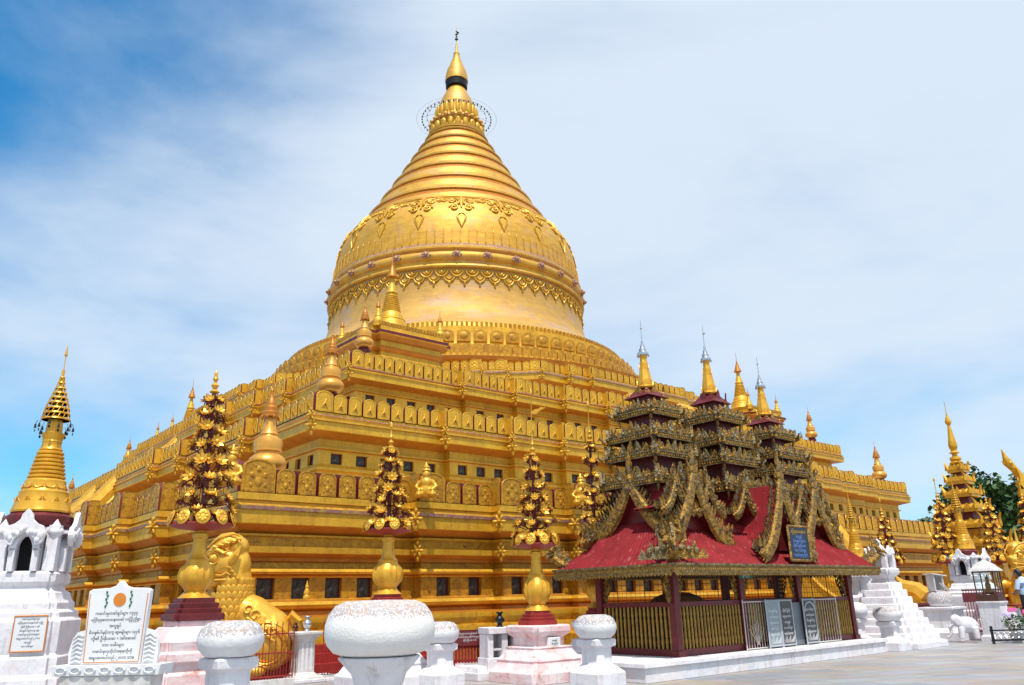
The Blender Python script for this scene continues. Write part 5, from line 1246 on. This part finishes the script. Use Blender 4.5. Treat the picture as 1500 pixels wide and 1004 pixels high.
STEEL = mat('painted_steel', (0.42, 0.45, 0.48), rough=0.45)
for s, lab, arch, bg in ((3.45, 'grey-framed notice board with pale panel, left of the pair', False, mat('grey_panel', (0.25, 0.30, 0.33), rough=.4)), (4.03, 'dark notice board with white writing, right of the pair', False, BOARD), (5.10, 'arched dark notice board standing alone by the pavilion column', True, BOARD)):
    t = thing('notice_board', lab, 'notice board', (*pw(s, -.24), .36), PR, 'notice boards in front of the pavilion')
    MB().plate([(-.25, .06), (.25, .06), (.25, 1.04), (-.25, 1.04)], -.012, .012).build('panel', bg, t)
    f = MB()
    for (a_, b_, c_, d_) in ((-.27, .05, .27, .05), (-.27, 1.06, .27, 1.06), (-.27, 0, -.27, 1.08), (.27, 0, .27, 1.08)): f.tube([(a_, -.005, b_), (c_, -.005, d_)], .022, 4)
    if arch: f.tube([(.24*math.cos(a_), -.02, .78+.22*math.sin(a_)) for a_ in [PI*k/10 for k in range(11)]], .018, 5)
    f.build('frame', STEEL, t)
    for j in range(5): text_mesh('lettering', [MY[(j*3+int(s)) % 8][:12]], .075, STONE, t, (0, -.0135, .80-j*.13), ex=.001, maxw=.38)
    fl = MB()
    for j in range(9): fl.tube([(-.18+j*.045, -.014, .1), (-.22+j*.055, -.014, .17+.04*(j % 3))], .008, 4)
    fl.build('painted_border', STONE, t)
st = thing('steel_panel', 'plain grey steel panel between the notice boards', 'panel', (*pw(4.58, -.16), .36), PR)
MB().plate([(-.26, .02), (.26, .02), (.26, 1.0), (-.26, 1.0)], -.01, .01).build('sheet', mat('grey_sheet', (0.17, 0.19, 0.22), (.12, .13, .15), rough=.4, scale=2), st)

# ------------------------------------------------------------------ fence, signs and small things left of the pavilion
def L2(x, y): return CX+x*cth-y*sth, CY+x*sth+y*cth
for i, (xa, xb, lab) in enumerate(((-27.6, -25.15, 'rusty red iron picket fence in front of the huge lion'), (-24.45, -22.6, 'rusty red iron picket fence right of the fluted post'))):
    x, y = L2(xa, -28.6); t = thing('iron_fence', lab, 'fence', (x, y, 0), GRID, 'picket fences at the foot of the pagoda')
    ln = xb-xa; kb = MB().box(ln/2, 0, 0, ln, .24, .12); kb.build('kerb', GREYW, t)
    r = MB().box(ln/2, 0, .16, ln, .03, .03).box(ln/2, 0, .62, ln, .03, .03).box(ln/2, 0, 1.0, ln, .03, .03); r.build('rail', REDP, t)
    p = MB()
    n = int(ln/.13)
    for k in range(n+1):
        p.tube([(ln*k/n, 0, .12), (ln*k/n, 0, 1.20)], .011, 5); p.tube([(ln*k/n, 0, 1.20), (ln*k/n, 0, 1.27)], [.016, .002], 5)
        p.box(ln*(k+.5)/n, 0, .12, .012, .012, .50)
    p.build('pickets', RUST if 'RUST' in globals() else REDP, t)
x, y = L2(-27.6, -27.6); t = thing('red_steps', 'dark red painted masonry ledge behind the iron fence', 'steps', (x, y, 0), GRID)
MB().box(3.2, .2, 0, 6.6, 1.2, .30).box(3.2, .35, .30, 6.6, .9, .20, 0).box(3.2, .45, .50, 6.6, .7, .18).build('ledges', REDP, t)
x, y = L2(-28.25, -25.5); t = thing('red_steps', 'dark red painted ledge round the corner behind the stele', 'steps', (x, y, 0), GRID+PI/2)
MB().box(3.0, .2, 0, 6.6, .9, .35).box(3.0, .3, .35, 6.6, .6, .25).build('ledges', REDP, t)
x, y = L2(-24.3, -29.3); t = thing('baluster_fence', 'low fence of short white balusters beside the biggest urn', 'fence', (x, y, 0), GRID)
b = MB().box(.9, 0, 0, 1.9, .16, .06).box(.9, 0, .50, 1.9, .12, .05); b.build('rails', GREYW, t)
b = MB()
for k in range(15): b.lathe([(.025, .06), (.035, .14), (.025, .2), (.03, .35), (.022, .50)], 8, 0, .05+k*.125, 0)
b.build('balusters', STONE, t)
t = thing('text_sign', 'maroon sign with white Burmese writing on red slats', 'sign', (-1.09, 18.47, 0), GRID-R(22))
b = MB()
for k in range(12): b.box(-.38+k*.07, 0, .30, .045, .03, .58)
b.box(0, .03, .32, .86, .02, .05).box(0, .03, .60, .86, .02, .05); b.build('slats', REDR, t)
MB().plate([(-.42, .66), (.42, .66), (.42, .94), (.36, .98), (-.36, .98), (-.42, .94)], -.05, -.02).build('board', MARO, t)
for i in range(3): text_mesh('lettering', [MY[(1, 6, 4)[i]][:22]], .05, STONE, t, (-.02, -.052, .89-i*.07), ex=.001, maxw=(.66, .60, .3)[i])
MB().box(-.36, .02, 0, .05, .05, .32).box(.36, .02, 0, .05, .05, .32).build('legs', REDP, t)
t = thing('white_masonry_bench', 'whitewashed masonry bench with small openings, left of the pavilion', 'bench', (-.30, 18.3, 0), GRID-R(14))
b = MB().box(0, 0, 0, 1.10, .55, .42).box(0, 0, .90, 1.06, .58, .13).box(0, .02, .56, 1.0, .36, .05)
for xx in (-.46, -.12, .14, .46): b.box(xx, 0, .42, .13, .46, .48)
b.build('body', WHITE, t); MB().box(0, .10, .42, .92, .02, .47).build('dark_backs', GREYW, t)
pot('dark metal offering pot standing on the white masonry bench', -.42, 18.2, 1.03, IRON, .95)
for i, (x, y, sx, sy, h, rz, lab) in enumerate(((-2.3, 18.6, 2.4, .9, .30, 0, 'low whitewashed step behind the small urn post'), (-.2, 18.75, 2.6, 1.0, .26, 0, 'low whitewashed step behind the pink-stained pedestal'), (-4.55, 18.55, 1.1, .7, .12, 0, 'rough whitewashed kerb under the fluted post'), (9.35, 23.0, 1.5, .8, .34, 0, 'crumbling whitewashed step between the pavilion and the stepped tower'))):
    t = thing('white_step', lab, 'step', (x, y, 0), GRID+rz, 'low whitewashed steps')
    MB().box(0, 0, 0, sx, sy, h*.6).box(0, .05, h*.6, sx*.93, sy*.8, h*.4, 0, .97, .95).build('masonry', WHITE, t)
t = thing('brick_rubble', 'small heap of broken orange brick beside the pavilion plinth', 'rubble', (*(2.05, 16.95), 0), R(20))
rub = mat('broken_brick', (0.36, 0.17, 0.09), (0.22, 0.12, 0.08), rough=.9, scale=12, bump=.6)
for (xx, yy, zz, a_, w_) in ((0, 0, 0, .1, .42), (.02, .02, .075, .25, .34), (-.03, 0, .15, -.2, .24), (.18, -.05, .075, .5, .16)):
    MB().box(0, 0, 0, w_, w_*.55, .07, 0, .94, .9).build('brick', rub, t, (xx, yy, zz), a_)

# ------------------------------------------------------------------ things at the right
t = thing('stepped_tower', 'tall stepped white shrine with a small arched lantern on top', 'shrine', (11.05, 24.86, 0), GRID)
pr = [(1.15, 0), (1.15, .16), (1.08, .2)]
z, r_ = .2, 1.0
for k in range(8):
    h = .20; pr += [(r_, z), (r_, z+h-.03), (r_-.015, z+h)]; z += h; r_ -= .088
MB().stack(RD, pr + [(r_+.02, z), (r_-.03, z+.04), (r_-.05, z+.10)]).build('steps', WHITE, t)
zt = z+.10
b = MB().stack(RD, [(.24, zt), (.26, zt+.06), (.36, zt+.14), (.38, zt+.18), (.38, zt+.30), (.32, zt+.33)]); zt += .33
for a in range(4):
    b.at(0, 0, 0, a*PI/2); b.box(-.24, -.24, zt, .15, .15, .44); b.box(0, -.22, zt+.32, .46, .15, .14); flame(b, 0, -.30, zt+.36, .30, .28, 0, 0, 0, .08); flame(b, -.28, -.28, zt+.40, .20, .16, -PI/4, 0, 0, .08)
b.at(); b.box(0, 0, zt+.40, .46, .46, .16); b.lathe([(.18, zt+.54), (.15, zt+.62), (.08, zt+.70), (.09, zt+.78), (.0, zt+.88)], 14)
b.build('lantern', WHITE, t); MB().box(0, 0, zt, .26, .26, .3).build('dark_inside', GREYW, t)
t = thing('flared_pedestal', 'plain flared white pedestal peeping out left of the stepped tower', 'pedestal', (10.65, 25.95, 0), GRID)
MB().stack(RD, [(.55, 0), (.55, .5), (.45, .55), (.35, 1.4), (.25, 1.5), (.25, 1.75), (.36, 1.95), (.40, 2.0), (.40, 2.12), (.3, 2.14)]).build('body', WHITE, t)
# urn carrying a little open box
ux, uy = 14.05, 27.6
t = thing('urn_pedestal', 'wide white urn carrying a little open box, on a crumbling pedestal', 'stone urn', (ux, uy, 0), GRID); t.scale = (.78, .78, 1)
MB().stack(SQ, [(.90, 0), (.90, .25), (.80, .32), (.62, .36), (.62, .40), (.60, .9), (.72, .95), (.72, 1.02), (.5, 1.03)]).build('pedestal', WHITE, t)
MB().lathe([(.25, 1.02), (.42, 1.06), (.50, 1.18), (.50, 1.30), (.43, 1.44), (.30, 1.51), (0, 1.52)], 32).build('urn', LICH, t)
t = thing('offering_box', 'grey open-fronted box with a tilted white lid on the urn', 'box', (ux-.06, uy, 1.52), GRID-R(25)); t.scale = (.8, .8, .85)
MB().box(-.23, 0, 0, .05, .42, .62).box(.20, 0, 0, .05, .42, .56).box(0, .19, 0, .38, .04, .58).box(0, 0, 0, .38, .34, .04).build('box_body', GREYW, t)
MB().at(.02, 0, .60, 0, 1, 0, R(7)).box(0, 0, 0, .72, .56, .03).build('lid', STONE, t)
MB().tube([(-.02, -.24, .30), (.28, -.28, .02)], .018, 4).tube([(.10, -.24, .30), (.38, -.28, .02)], .018, 4).build('prop_sticks', STONE, t)
# elephant
t = thing('elephant_statue', 'small kneeling white elephant statue beside the crumbling pedestal', 'elephant statue', (13.93, 26.0, .10), R(-25), None, .82)
blob_object('body', [('e', (.0, 0, .50), (.36, .26, .30)), ('e', (-.36, 0, .66), (.20, .18, .22)), ('t', [(-.50, 0, .60), (-.60, 0, .42), (-.58, 0, .22), (-.66, 0, .08), (-.76, 0, .06)], [.09, .075, .06, .05, .045]),
    ('t', [(-.22, -.15, .42), (-.26, -.17, .0)], [.12, .10]), ('t', [(-.22, .15, .42), (-.26, .17, .0)], [.12, .10]), ('t', [(.22, -.15, .42), (.25, -.17, .0)], [.13, .10]), ('t', [(.22, .15, .42), (.25, .17, .0)], [.13, .10]), ('t', [(.34, 0, .55), (.40, 0, .3)], [.03, .02])], WHITE, t, .025, 4)
for s in (-1, 1):
    MB().ell((-.30, s*.19, .64), (.13, .03, .17), 10, 8).build('ear', WHITE, t)
    MB().tube([(-.48, s*.09, .54), (-.60, s*.11, .44), (-.72, s*.11, .50)], [.03, .022, .006], 6).build('tusk', STONE, t)
# red iron gate fence
t = thing('iron_fence', 'dark red iron gate behind the white elephant', 'fence', (15.75, 28.0, 0), R(20), 'picket fences at the foot of the pagoda')
p = MB()
for k in range(16): p.tube([(-.9+k*.12, 0, .05), (-.9+k*.12, 0, 1.55)], .016, 4)
p.build('pickets', REDP, t); MB().box(0, 0, .2, 1.9, .04, .05).box(0, 0, 1.15, 1.9, .04, .30).box(0, 0, 1.5, 1.9, .04, .05).build('rail', MARO, t)
t = thing('red_base_wall', 'low dark red wall at the foot of the pagoda behind the urns', 'wall', (14.2, 31.2, 0), GRID)
MB().box(0, 0, 0, 7.0, .3, 1.0).box(0, 0, 1.0, 7.0, .4, .08).build('body', MARO, t)
# glass case
gx, gy = 15.0, 26.3
t = thing('glass_case', 'wood-framed glass shrine case with a grey pyramid roof', 'display case', (gx, gy, 0), GRID); t.scale = (.62, .62, .97)
WOODD = mat('dark_wood', (0.10, 0.035, 0.02), (0.06, 0.02, 0.012), rough=.5, scale=8)
MB().stack(SQ, [(.62, 0), (.62, .15), (.52, .2), (.50, 1.10), (.56, 1.16), (.56, 1.22)]).build('white_plinth', WHITE, t)
MB().box(0, 0, 1.222, 1.02, 1.02, .20).build('wood_base', WOODD, t)
f = MB()
for sx in (-1, 1):
    for sy in (-1, 1): f.box(sx*.47, sy*.47, 1.42, .05, .05, .74)
    f.box(sx*.15, -.47, 1.42, .03, .03, .74); f.box(sx*.47, 0, 2.12, .05, .9, .05); f.box(0, sx*.47, 2.12, .9, .05, .05)
f.build('frame', WOODD, t)
MB().stack(SQ, [(.62, 2.16), (.60, 2.19), (.30, 2.40), (.04, 2.52), (.02, 2.62)]).build('roof', GREYW, t)
GLS = mat('glass', (0.9, 0.95, 0.95), rough=0.03); GLS.node_tree.nodes['Principled BSDF'].inputs['Transmission Weight'].default_value = 1.0; GLS.node_tree.nodes['Principled BSDF'].inputs['IOR'].default_value = 1.1
for a in range(4):
    MB().at(0, 0, 0, a*PI/2).box(0, -.47, 1.43, .88, .006, .69).build('glass_pane', GLS, t)
bd = thing('seated_figure', 'small dark seated figure inside the glass case', 'statue', (gx, gy, 1.385), GRID)
MB().ell((0, 0, .08), (.17, .14, .08), 12, 8).ell((0, .02, .25), (.10, .08, .16), 12, 8).ell((0, .01, .46), (.065, .065, .085), 12, 8).lathe([(.03, .53), (.02, .58), (.0, .62)], 8).build('figure', DARKB if 'DARKB' in globals() else BRZ, bd)
# ornate low railing, flowers
t = thing('ornate_railing', 'low ornate dark metal railing below the pink flowers', 'railing', (14.2, 24.95, 0), R(-2))
b = MB()
for k in range(16): b.tube([(-.1+k*.17+.07*math.cos(a_), 0, .24+.08*math.sin(a_)) for a_ in [j*PI/4 for j in range(9)]], .014, 4)
b.build('scrolls', SILV, t); MB().box(1.2, 0, .36, 2.8, .04, .04).box(1.2, 0, .08, 2.8, .05, .05).box(-.15, 0, 0, .06, .06, .5).box(2.55, 0, 0, .06, .06, .5).build('rail', IRON, t)
LEAF = mat('leaf_green', (0.05, 0.11, 0.025), (0.02, 0.06, 0.015), rough=.5, scale=9); PINK = mat('pink_petals', (0.70, 0.06, 0.30), (0.8, 0.2, 0.45), rough=.5, scale=20); VIOL = mat('pale_violet_petals', (0.6, 0.45, 0.75), rough=.5); REDF = mat('red_petals', (0.55, 0.02, 0.05), rough=.5)
rnd = random.Random(4)
for i, (x, y, m1_, m2_, lab) in enumerate(((14.9, 25.2, PINK, VIOL, 'potted plant with bright pink flowers before the glass case'), (15.6, 25.3, REDF, REDF, 'potted plant with small red flowers near the picture\'s right edge'))):
    t = thing('flower_pot', lab, 'potted plant', (x, y, 0), 0, 'potted flowers')
    MB().lathe([(.12, 0), (.18, .28), (.2, .30), (.18, .3), (0, .27)], 20).build('pot', GREYW, t)
    lf = MB()
    for k in range(260):
        v = Vector((rnd.gauss(0, 1), rnd.gauss(0, 1), rnd.gauss(0, 1))).normalized()*rnd.uniform(.5, 1)*.34
        lf.at(v.x, v.y, .58+v.z*.75, rnd.uniform(0, 6), 1, rnd.uniform(-1, 1), rnd.uniform(-1, 1)).add([(0, -.05, 0), (.022, 0, 0.01), (0, .05, 0), (-.022, 0, .01)], [(0, 1, 2, 3)])
    lf.at(); lf.build('leaves', LEAF, t)
    for k in range(6):
        m_ = m1_ if k < 4 else m2_
        v = Vector((rnd.uniform(-.28, .28), rnd.uniform(-.3, .1), rnd.uniform(.1, .34)))
        if i == 0 and k < 3: v = Vector((-.12+.09*k, -.1, .36))
        f = MB(); r0 = .06 if i == 0 else .045
        for j in range(6): f.ell((math.cos(j*PI/3)*r0*.6, 0, math.sin(j*PI/3)*r0*.6), (r0*.5, .02, r0*.5), 7, 5)
        f.build('blossom', m_, t, (v.x, v.y, .58+v.z))
for i in range(5):
    t = thing('white_table_object', ['white-clothed box', 'white tray', 'blue-white bundle', 'white bowl', 'folded white cloth'][i] + ' on the ground right of the potted flowers', 'clutter', (15.2+.22*i, 25.6+.05*i, 0), .4*i, 'white clutter right of the flowers')
    MB().box(0, 0, 0, .3, .26, .34+.12*(i % 3), 0, .9, .85).ell((0, 0, .42+.12*(i % 3)), (.12, .1, .07), 10, 6).build('body', [STONE, WHITE][i % 2], t)
t = thing('white_block', 'tapering whitewashed block to the right of the glass case', 'block', (15.5, 26.4, 0), GRID, None, .8)
MB().stack(SQ, [(.50, 0), (.48, .3), (.36, .95), (.34, 1.15), (.30, 1.2)]).build('masonry', WHITE, t)
t = thing('red_table', 'dark red low table behind the white block', 'table', (16.4, 26.9, 0), R(5))
MB().box(0, 0, 1.0, 1.2, .7, .06).build('top', REDP, t)
for sx in (-1, 1):
    for sy in (-1, 1): MB().box(sx*.52, sy*.3, 0, .06, .06, 1.0).build('leg', MARO, t)
# pyatthat tower
t = thing('tiered_spire_tower', 'gilded tower of seven diminishing carved roofs at the right', 'tower', (21.53, 38.38, 0), GRID)
MB().box(0, 0, 0, 2.2, 2.2, 3.4).box(0, 0, 3.4, 1.5, 1.5, .8).build('base_block', GOLDD, t)
tz = [(3.4, 1.25, .8), (4.25, 1.02, .62), (5.0, .80, .46), (5.72, .60, .34), (6.35, .46, .25), (6.92, .35, .18)]
for i, (z, hw, iw) in enumerate(tz):
    b = MB()
    for a in range(4):
        b.at(0, 0, 0, a*PI/2); b.box(0, -hw+.04, z, hw*2, .10, .14); b.box(0, -hw+.02, z+.14, hw*2+.08, .12, .05)
        n = 5
        for j in range(n): flame(b, -hw+.07+j*(2*hw-.14)/(n-1), -hw+.05, z+.18, (.42 if j == 2 else .26)*(.5+.5*hw), .28*hw+.04, 0, 0, 0, .06)
        flame(b, -hw, -hw, z+.12, .6*(.5+.5*hw), .2, -PI/4, 0, -.35, .1)
    b.at(); b.stack(SQ, [(hw-.08, z+.16), (iw+.04, z+.40), (iw, z+.42)]); b.build('tier_roof', GOLD, t)
    nz_ = tz[i+1][0] if i+1 < len(tz) else 7.42
    MB().box(0, 0, z+.38, iw*1.5, iw*1.5, nz_-z-.30).build('tier_wall', MARO, t)
MB().lathe([(.26, 7.35), (.30, 7.42), (.20, 7.5), (.26, 7.58), (.24, 7.68), (.12, 7.74), (.11, 7.84), (.24, 7.90), (.14, 7.98), (.13, 8.05), (.19, 8.15), (.20, 8.28), (.15, 8.6), (.08, 9.15), (.06, 9.28), (.10, 9.32), (.15, 9.42), (.13, 9.52), (.05, 9.75), (.02, 9.9), (.012, 10.5)], 18).build('finial', GOLD, t)
# naga
t = thing('serpent_finial', 'tall gilded serpent head rearing up at the right picture edge', 'serpent statue', (21.55, 33.7, 0), 0)
b = MB().tube([(.9, 0, 0), (.9, 0, 2.2), (.75, 0, 3.4), (.62, 0, 4.2), (.30, 0, 4.9), (.10, 0, 5.5), (-.02, 0, 6.0), (-.25, 0, 6.4), (-.45, 0, 6.65), (-.52, 0, 6.9), (-.60, 0, 7.25)], [.8, .7, .55, .45, .32, .24, .17, .15, .18, .10, .01], 12)
for k, (x, z, h, q) in enumerate(((-.12, 5.5, .9, .3), (-.22, 5.2, .6, .25), (.0, 4.4, .8, .4), (.3, 5.2, .7, .4), (.55, 4.9, .9, .5), (.9, 4.6, .9, .6), (.1, 3.9, .7, .5))): flame(b, x, -.15, z, h, q, 0, 0, -.2, .2)
for k in range(22): b.ell((.45+.3*math.sin(k*2.2), -.5-.02*k % .2, 2.0+k*.13), (.16, .1, .12), 8, 6)
b.build('body', GOLD, t)
MB().ell((-.14, -.2, 4.85), (.14, .12, .16), 10, 8).ell((-.42, -.12, 6.62), (.10, .12, .09), 8, 6).tube([(-.40, 0, 6.55), (-.62, 0, 6.62), (-.70, 0, 6.75)], [.09, .05, .01], 6).build('head_ornament', GOLDB, t)
# gilt clutter at the right: small gold stupas and spires over the parapet line
for i, (px_, py_, sc) in enumerate(((17.2, 30.4, .9), (19.1, 31.0, 1.2), (20.2, 30.2, 1.0))):
    t = thing('low_gold_stupa', ['small round-bellied gold stupa left of the right-hand lion', 'larger round-bellied gold stupa beside the right-hand lion', 'round-bellied gold stupa at the picture\'s right edge'][i], 'stupa', (px_, py_, .5), GRID, 'low gold stupas at the right', sc)
    MB().stack(OCT, [(.7, -.6), (.7, .3), (.6, .35), (.6, .5)]).build('base', GOLDD, t)
    MB().lathe([(.55, .5), (.56, .7), (.48, .95), (.36, 1.15), (.34, 1.2), (.28, 1.4), (.2, 1.7), (.12, 2.0), (.14, 2.1), (.05, 2.3), (.01, 2.7)], 24).build('bell', GOLDB, t)
for i, (px_, py_) in enumerate(((14.0, 30.9), (12.9, 30.4))):
    t = thing('kneeling_figure', ['gilded kneeling figure nearer the boxed urn', 'gilded kneeling figure nearer the stepped tower'][i], 'statue', (px_, py_, 1.0), R(-70), 'gilded kneeling figures')
    blob_object('body', [('e', (0, 0, .2), (.26, .2, .2)), ('t', [(0, 0, .25), (0, -.03, .62)], [.17, .13]), ('e', (0, -.04, .80), (.1, .1, .13)), ('t', [(-.15, 0, .58), (-.2, -.15, .42), (-.02, -.24, .52)], [.06, .05, .04]), ('t', [(.15, 0, .58), (.2, -.15, .42), (.02, -.24, .52)], [.06, .05, .04]), ('t', [(0, -.03, .88), (0, -.02, 1.12)], [.06, .005])], GOLDB, t, .035, 3)
# tiny gold stupa in a window of the lowest terrace
x, y = L2(-24.35+.62, -26.15)
t = thing('votive_stupa', 'tiny bright gold stupa standing in front of a low window', 'stupa', (x, y, 1.72), 0, None, 1.0)
MB().lathe([(.09, 0), (.09, .07), (.07, .1), (.08, .16), (.05, .24), (.035, .27), (.05, .29), (.03, .36), (.005, .46)], 14).build('body', GOLDB, t)

# person at the right edge
t = thing('person', 'person in a pale blue shirt and dark trousers, head bent, by the railing', 'person', (15.98, 26.9, .42), R(150))
SKIN = mat('skin', (0.30, 0.15, 0.09), rough=.55); SHIRT = mat('pale_blue_shirt', (0.50, 0.62, 0.80), (0.44, 0.56, 0.75), rough=.8, scale=7, bump=.3); TROU = mat('dark_trousers', (0.02, 0.022, 0.03), rough=.8); HAIR = mat('black_hair', (0.008, 0.007, 0.007), rough=.5)
def skin_mesh(name, verts, edges, rad, m, parent, sub=2):
    me = bpy.data.meshes.new(name); me.from_pydata(verts, edges, []); me.materials.append(m)
    o = bpy.data.objects.new(name, me); COL.objects.link(o); o.parent = parent
    sk = o.modifiers.new('skin', 'SKIN'); 
    lay = me.skin_vertices[0] if me.skin_vertices else None
    if lay is None: me.attributes.new('skin', 'FLOAT', 'POINT')
    for i, r_ in enumerate(rad): me.skin_vertices[0].data[i].radius = r_ if isinstance(r_, tuple) else (r_, r_)
    me.skin_vertices[0].data[0].use_root = True
    sk.use_smooth_shade = True
    s = o.modifiers.new('sub', 'SUBSURF'); s.levels = sub; s.render_levels = sub
    return o
px0, py0 = 15.85, 25.9
t.location = (px0, py0, .40); t.rotation_euler = (0, 0, R(200))
# local: x to the figure's right, -y in front
P = [('t', [(0, .02, .92), (0, .03, 1.12), (0, .0, 1.32), (0, -.02, 1.44)], [.155, .145, .17, .10]), ('t', [(0, -.02, 1.42), (0, -.07, 1.52)], [.06, .055]), ('e', (0, -.13, 1.60), (.078, .098, .118), (R(-28), 'X')), ('e', (0, -.235, 1.565), (.018, .022, .022)), ('e', (-.078, -.11, 1.59), (.015, .022, .03)), ('e', (.078, -.11, 1.59), (.015, .022, .03)),
     ('t', [(.16, -.01, 1.38), (.22, -.03, 1.12), (.20, -.20, .98), (.16, -.30, 1.0)], [.062, .048, .04, .03]), ('t', [(-.16, -.01, 1.38), (-.22, -.03, 1.12), (-.20, -.20, .98), (-.14, -.30, 1.0)], [.062, .048, .04, .03]),
     ('t', [(.09, .02, .95), (.10, -.02, .50), (.10, .02, .08)], [.10, .068, .045]), ('t', [(-.09, .02, .95), (-.10, .0, .50), (-.10, .04, .08)], [.10, .068, .045]), ('e', (.10, -.06, .04), (.045, .13, .04)), ('e', (-.10, -.04, .04), (.045, .13, .04))]
for s in (-1, 1):
    for k in range(4): P.append(('t', [(s*(.14+.012*k), -.30, 1.01), (s*(.135+.012*k)-s*.02, -.37, 1.0-.004*k), (s*(.13+.01*k)-s*.03, -.395, .97)], [.011, .010, .008]))
    P.append(('t', [(s*.13, -.30, .99), (s*.10, -.34, .985)], [.012, .009]))
blob_object('body', P, SKIN, t, .012, 2)
MB().tube([(0, .02, .88), (0, .03, 1.10), (0, .0, 1.30), (0, -.01, 1.42), (0, -.04, 1.47)], [.175, .165, .188, .13, .07], 18).tube([(.15, -.01, 1.39), (.215, -.02, 1.22), (.225, -.04, 1.12)], [.08, .072, .07], 12).tube([(-.15, -.01, 1.39), (-.215, -.02, 1.22), (-.225, -.04, 1.12)], [.08, .072, .07], 12).build('shirt', SHIRT, t)
MB().tube([(.085, .02, .96), (.10, -.02, .50), (.10, .02, .10)], [.125, .088, .075], 14).tube([(-.085, .02, .96), (-.10, .0, .50), (-.10, .04, .10)], [.125, .088, .075], 14).build('trousers', TROU, t)
hb_ = MB().ell((0, -.10, 1.655), (.092, .105, .088), 16, 10, 0, (R(-28), 'X')).ell((0, -.04, 1.60), (.085, .07, .10), 14, 10); hb_.build('hair', HAIR, t)
st_ = thing('stone_step', 'low stone step the person stands on', 'step', (px0, py0, 0), R(20)); MB().box(0, 0, 0, 1.2, .8, .25).box(0, .04, .25, 1.1, .68, .15).build('masonry', GREYW, st_)

# ------------------------------------------------------------------ trees beyond the courtyard
def tree(label, x, y, h, r, seed, parent=None):
    rn = random.Random(seed); t = thing('tree', label, 'tree', (x, y, 0), 0, 'leafy trees beyond the courtyard')
    tr = MB(); tr.tube([(0, 0, 0), (.2, 0, h*.25), (-.1, .2, h*.5)], [.45, .32, .22], 8)
    limbs = []
    for k in range(9):
        a = rn.uniform(0, 2*PI); e = Vector((math.cos(a)*r*rn.uniform(.3, .8), math.sin(a)*r*rn.uniform(.3, .8), h*rn.uniform(.55, .92)))
        tr.tube([(0, .1, h*rn.uniform(.25, .45)), tuple(e*.5+Vector((0, 0, h*.2))), tuple(e)], [.16, .09, .03], 6); limbs.append(e)
    tr.build('trunk', BARK, t)
    lf = MB(); cl = []
    for k in range(60):
        v = Vector((rn.gauss(0, 1), rn.gauss(0, 1), rn.gauss(0, 1))).normalized(); q = rn.uniform(.45, 1.0)
        cl.append((Vector((v.x*r*q, v.y*r*q, h*.66+v.z*h*.30*q)), rn.uniform(.7, 1.5)))
    for c, cr in cl:
        for j in range(150):
            v = Vector((rn.gauss(0, 1), rn.gauss(0, 1), rn.gauss(0, 1))).normalized()*cr*rn.uniform(.4, 1)
            p = c+v; s_ = rn.uniform(.13, .26)
            lf.at(p.x, p.y, p.z, rn.uniform(0, 6.28), 1, rn.uniform(-1.3, 1.3), rn.uniform(-.8, .8)).add([(-s_, -s_*.5, 0), (s_*.2, -s_*.6, .03), (s_*1.1, 0, 0), (s_*.2, s_*.6, .03), (-s_, s_*.5, 0)], [(0, 1, 2, 3, 4)])
    lf.at(); lf.build('crown', LEAF2, t)
LEAF2 = mat('tree_foliage', (0.045, 0.105, 0.02), (0.018, 0.055, 0.012), rough=.55, scale=.5, lo=.4, hi=.6)
BARK = mat('bark', (0.10, 0.07, 0.05), rough=.9, scale=5, bump=.5)
tree('big leafy green tree between the tiered tower and the serpent', 38.5, 64.0, 10.8, 4.6, 1)
tree('leafy tree behind the serpent head at the right edge', 44.5, 66.0, 11.6, 4.8, 2)
tree('lower leafy tree between the pagoda and the tiered tower', 36.0, 70.0, 7.0, 3.2, 3)

# hand-laid plaster and masonry has softened edges
soft = {'whitewash', 'pink_whitewash', 'grey_plaster', 'white_marble', 'lichened_plaster'}
for o in bpy.data.objects:
    if o.type == 'MESH' and len(o.data.materials) and o.data.materials[0] and o.data.materials[0].name.split('.')[0] in soft and not o.modifiers and o.name.split('.')[0] in ('pedestal', 'stepped_body', 'arched_chamber', 'masonry', 'body', 'plinth', 'steps', 'lantern', 'shaft', 'white_plinth', 'carved_shelf', 'slab', 'stand'):
        m = o.modifiers.new('soft', 'BEVEL'); m.width = .012; m.segments = 2; m.limit_method = 'ANGLE'; m.angle_limit = R(35)
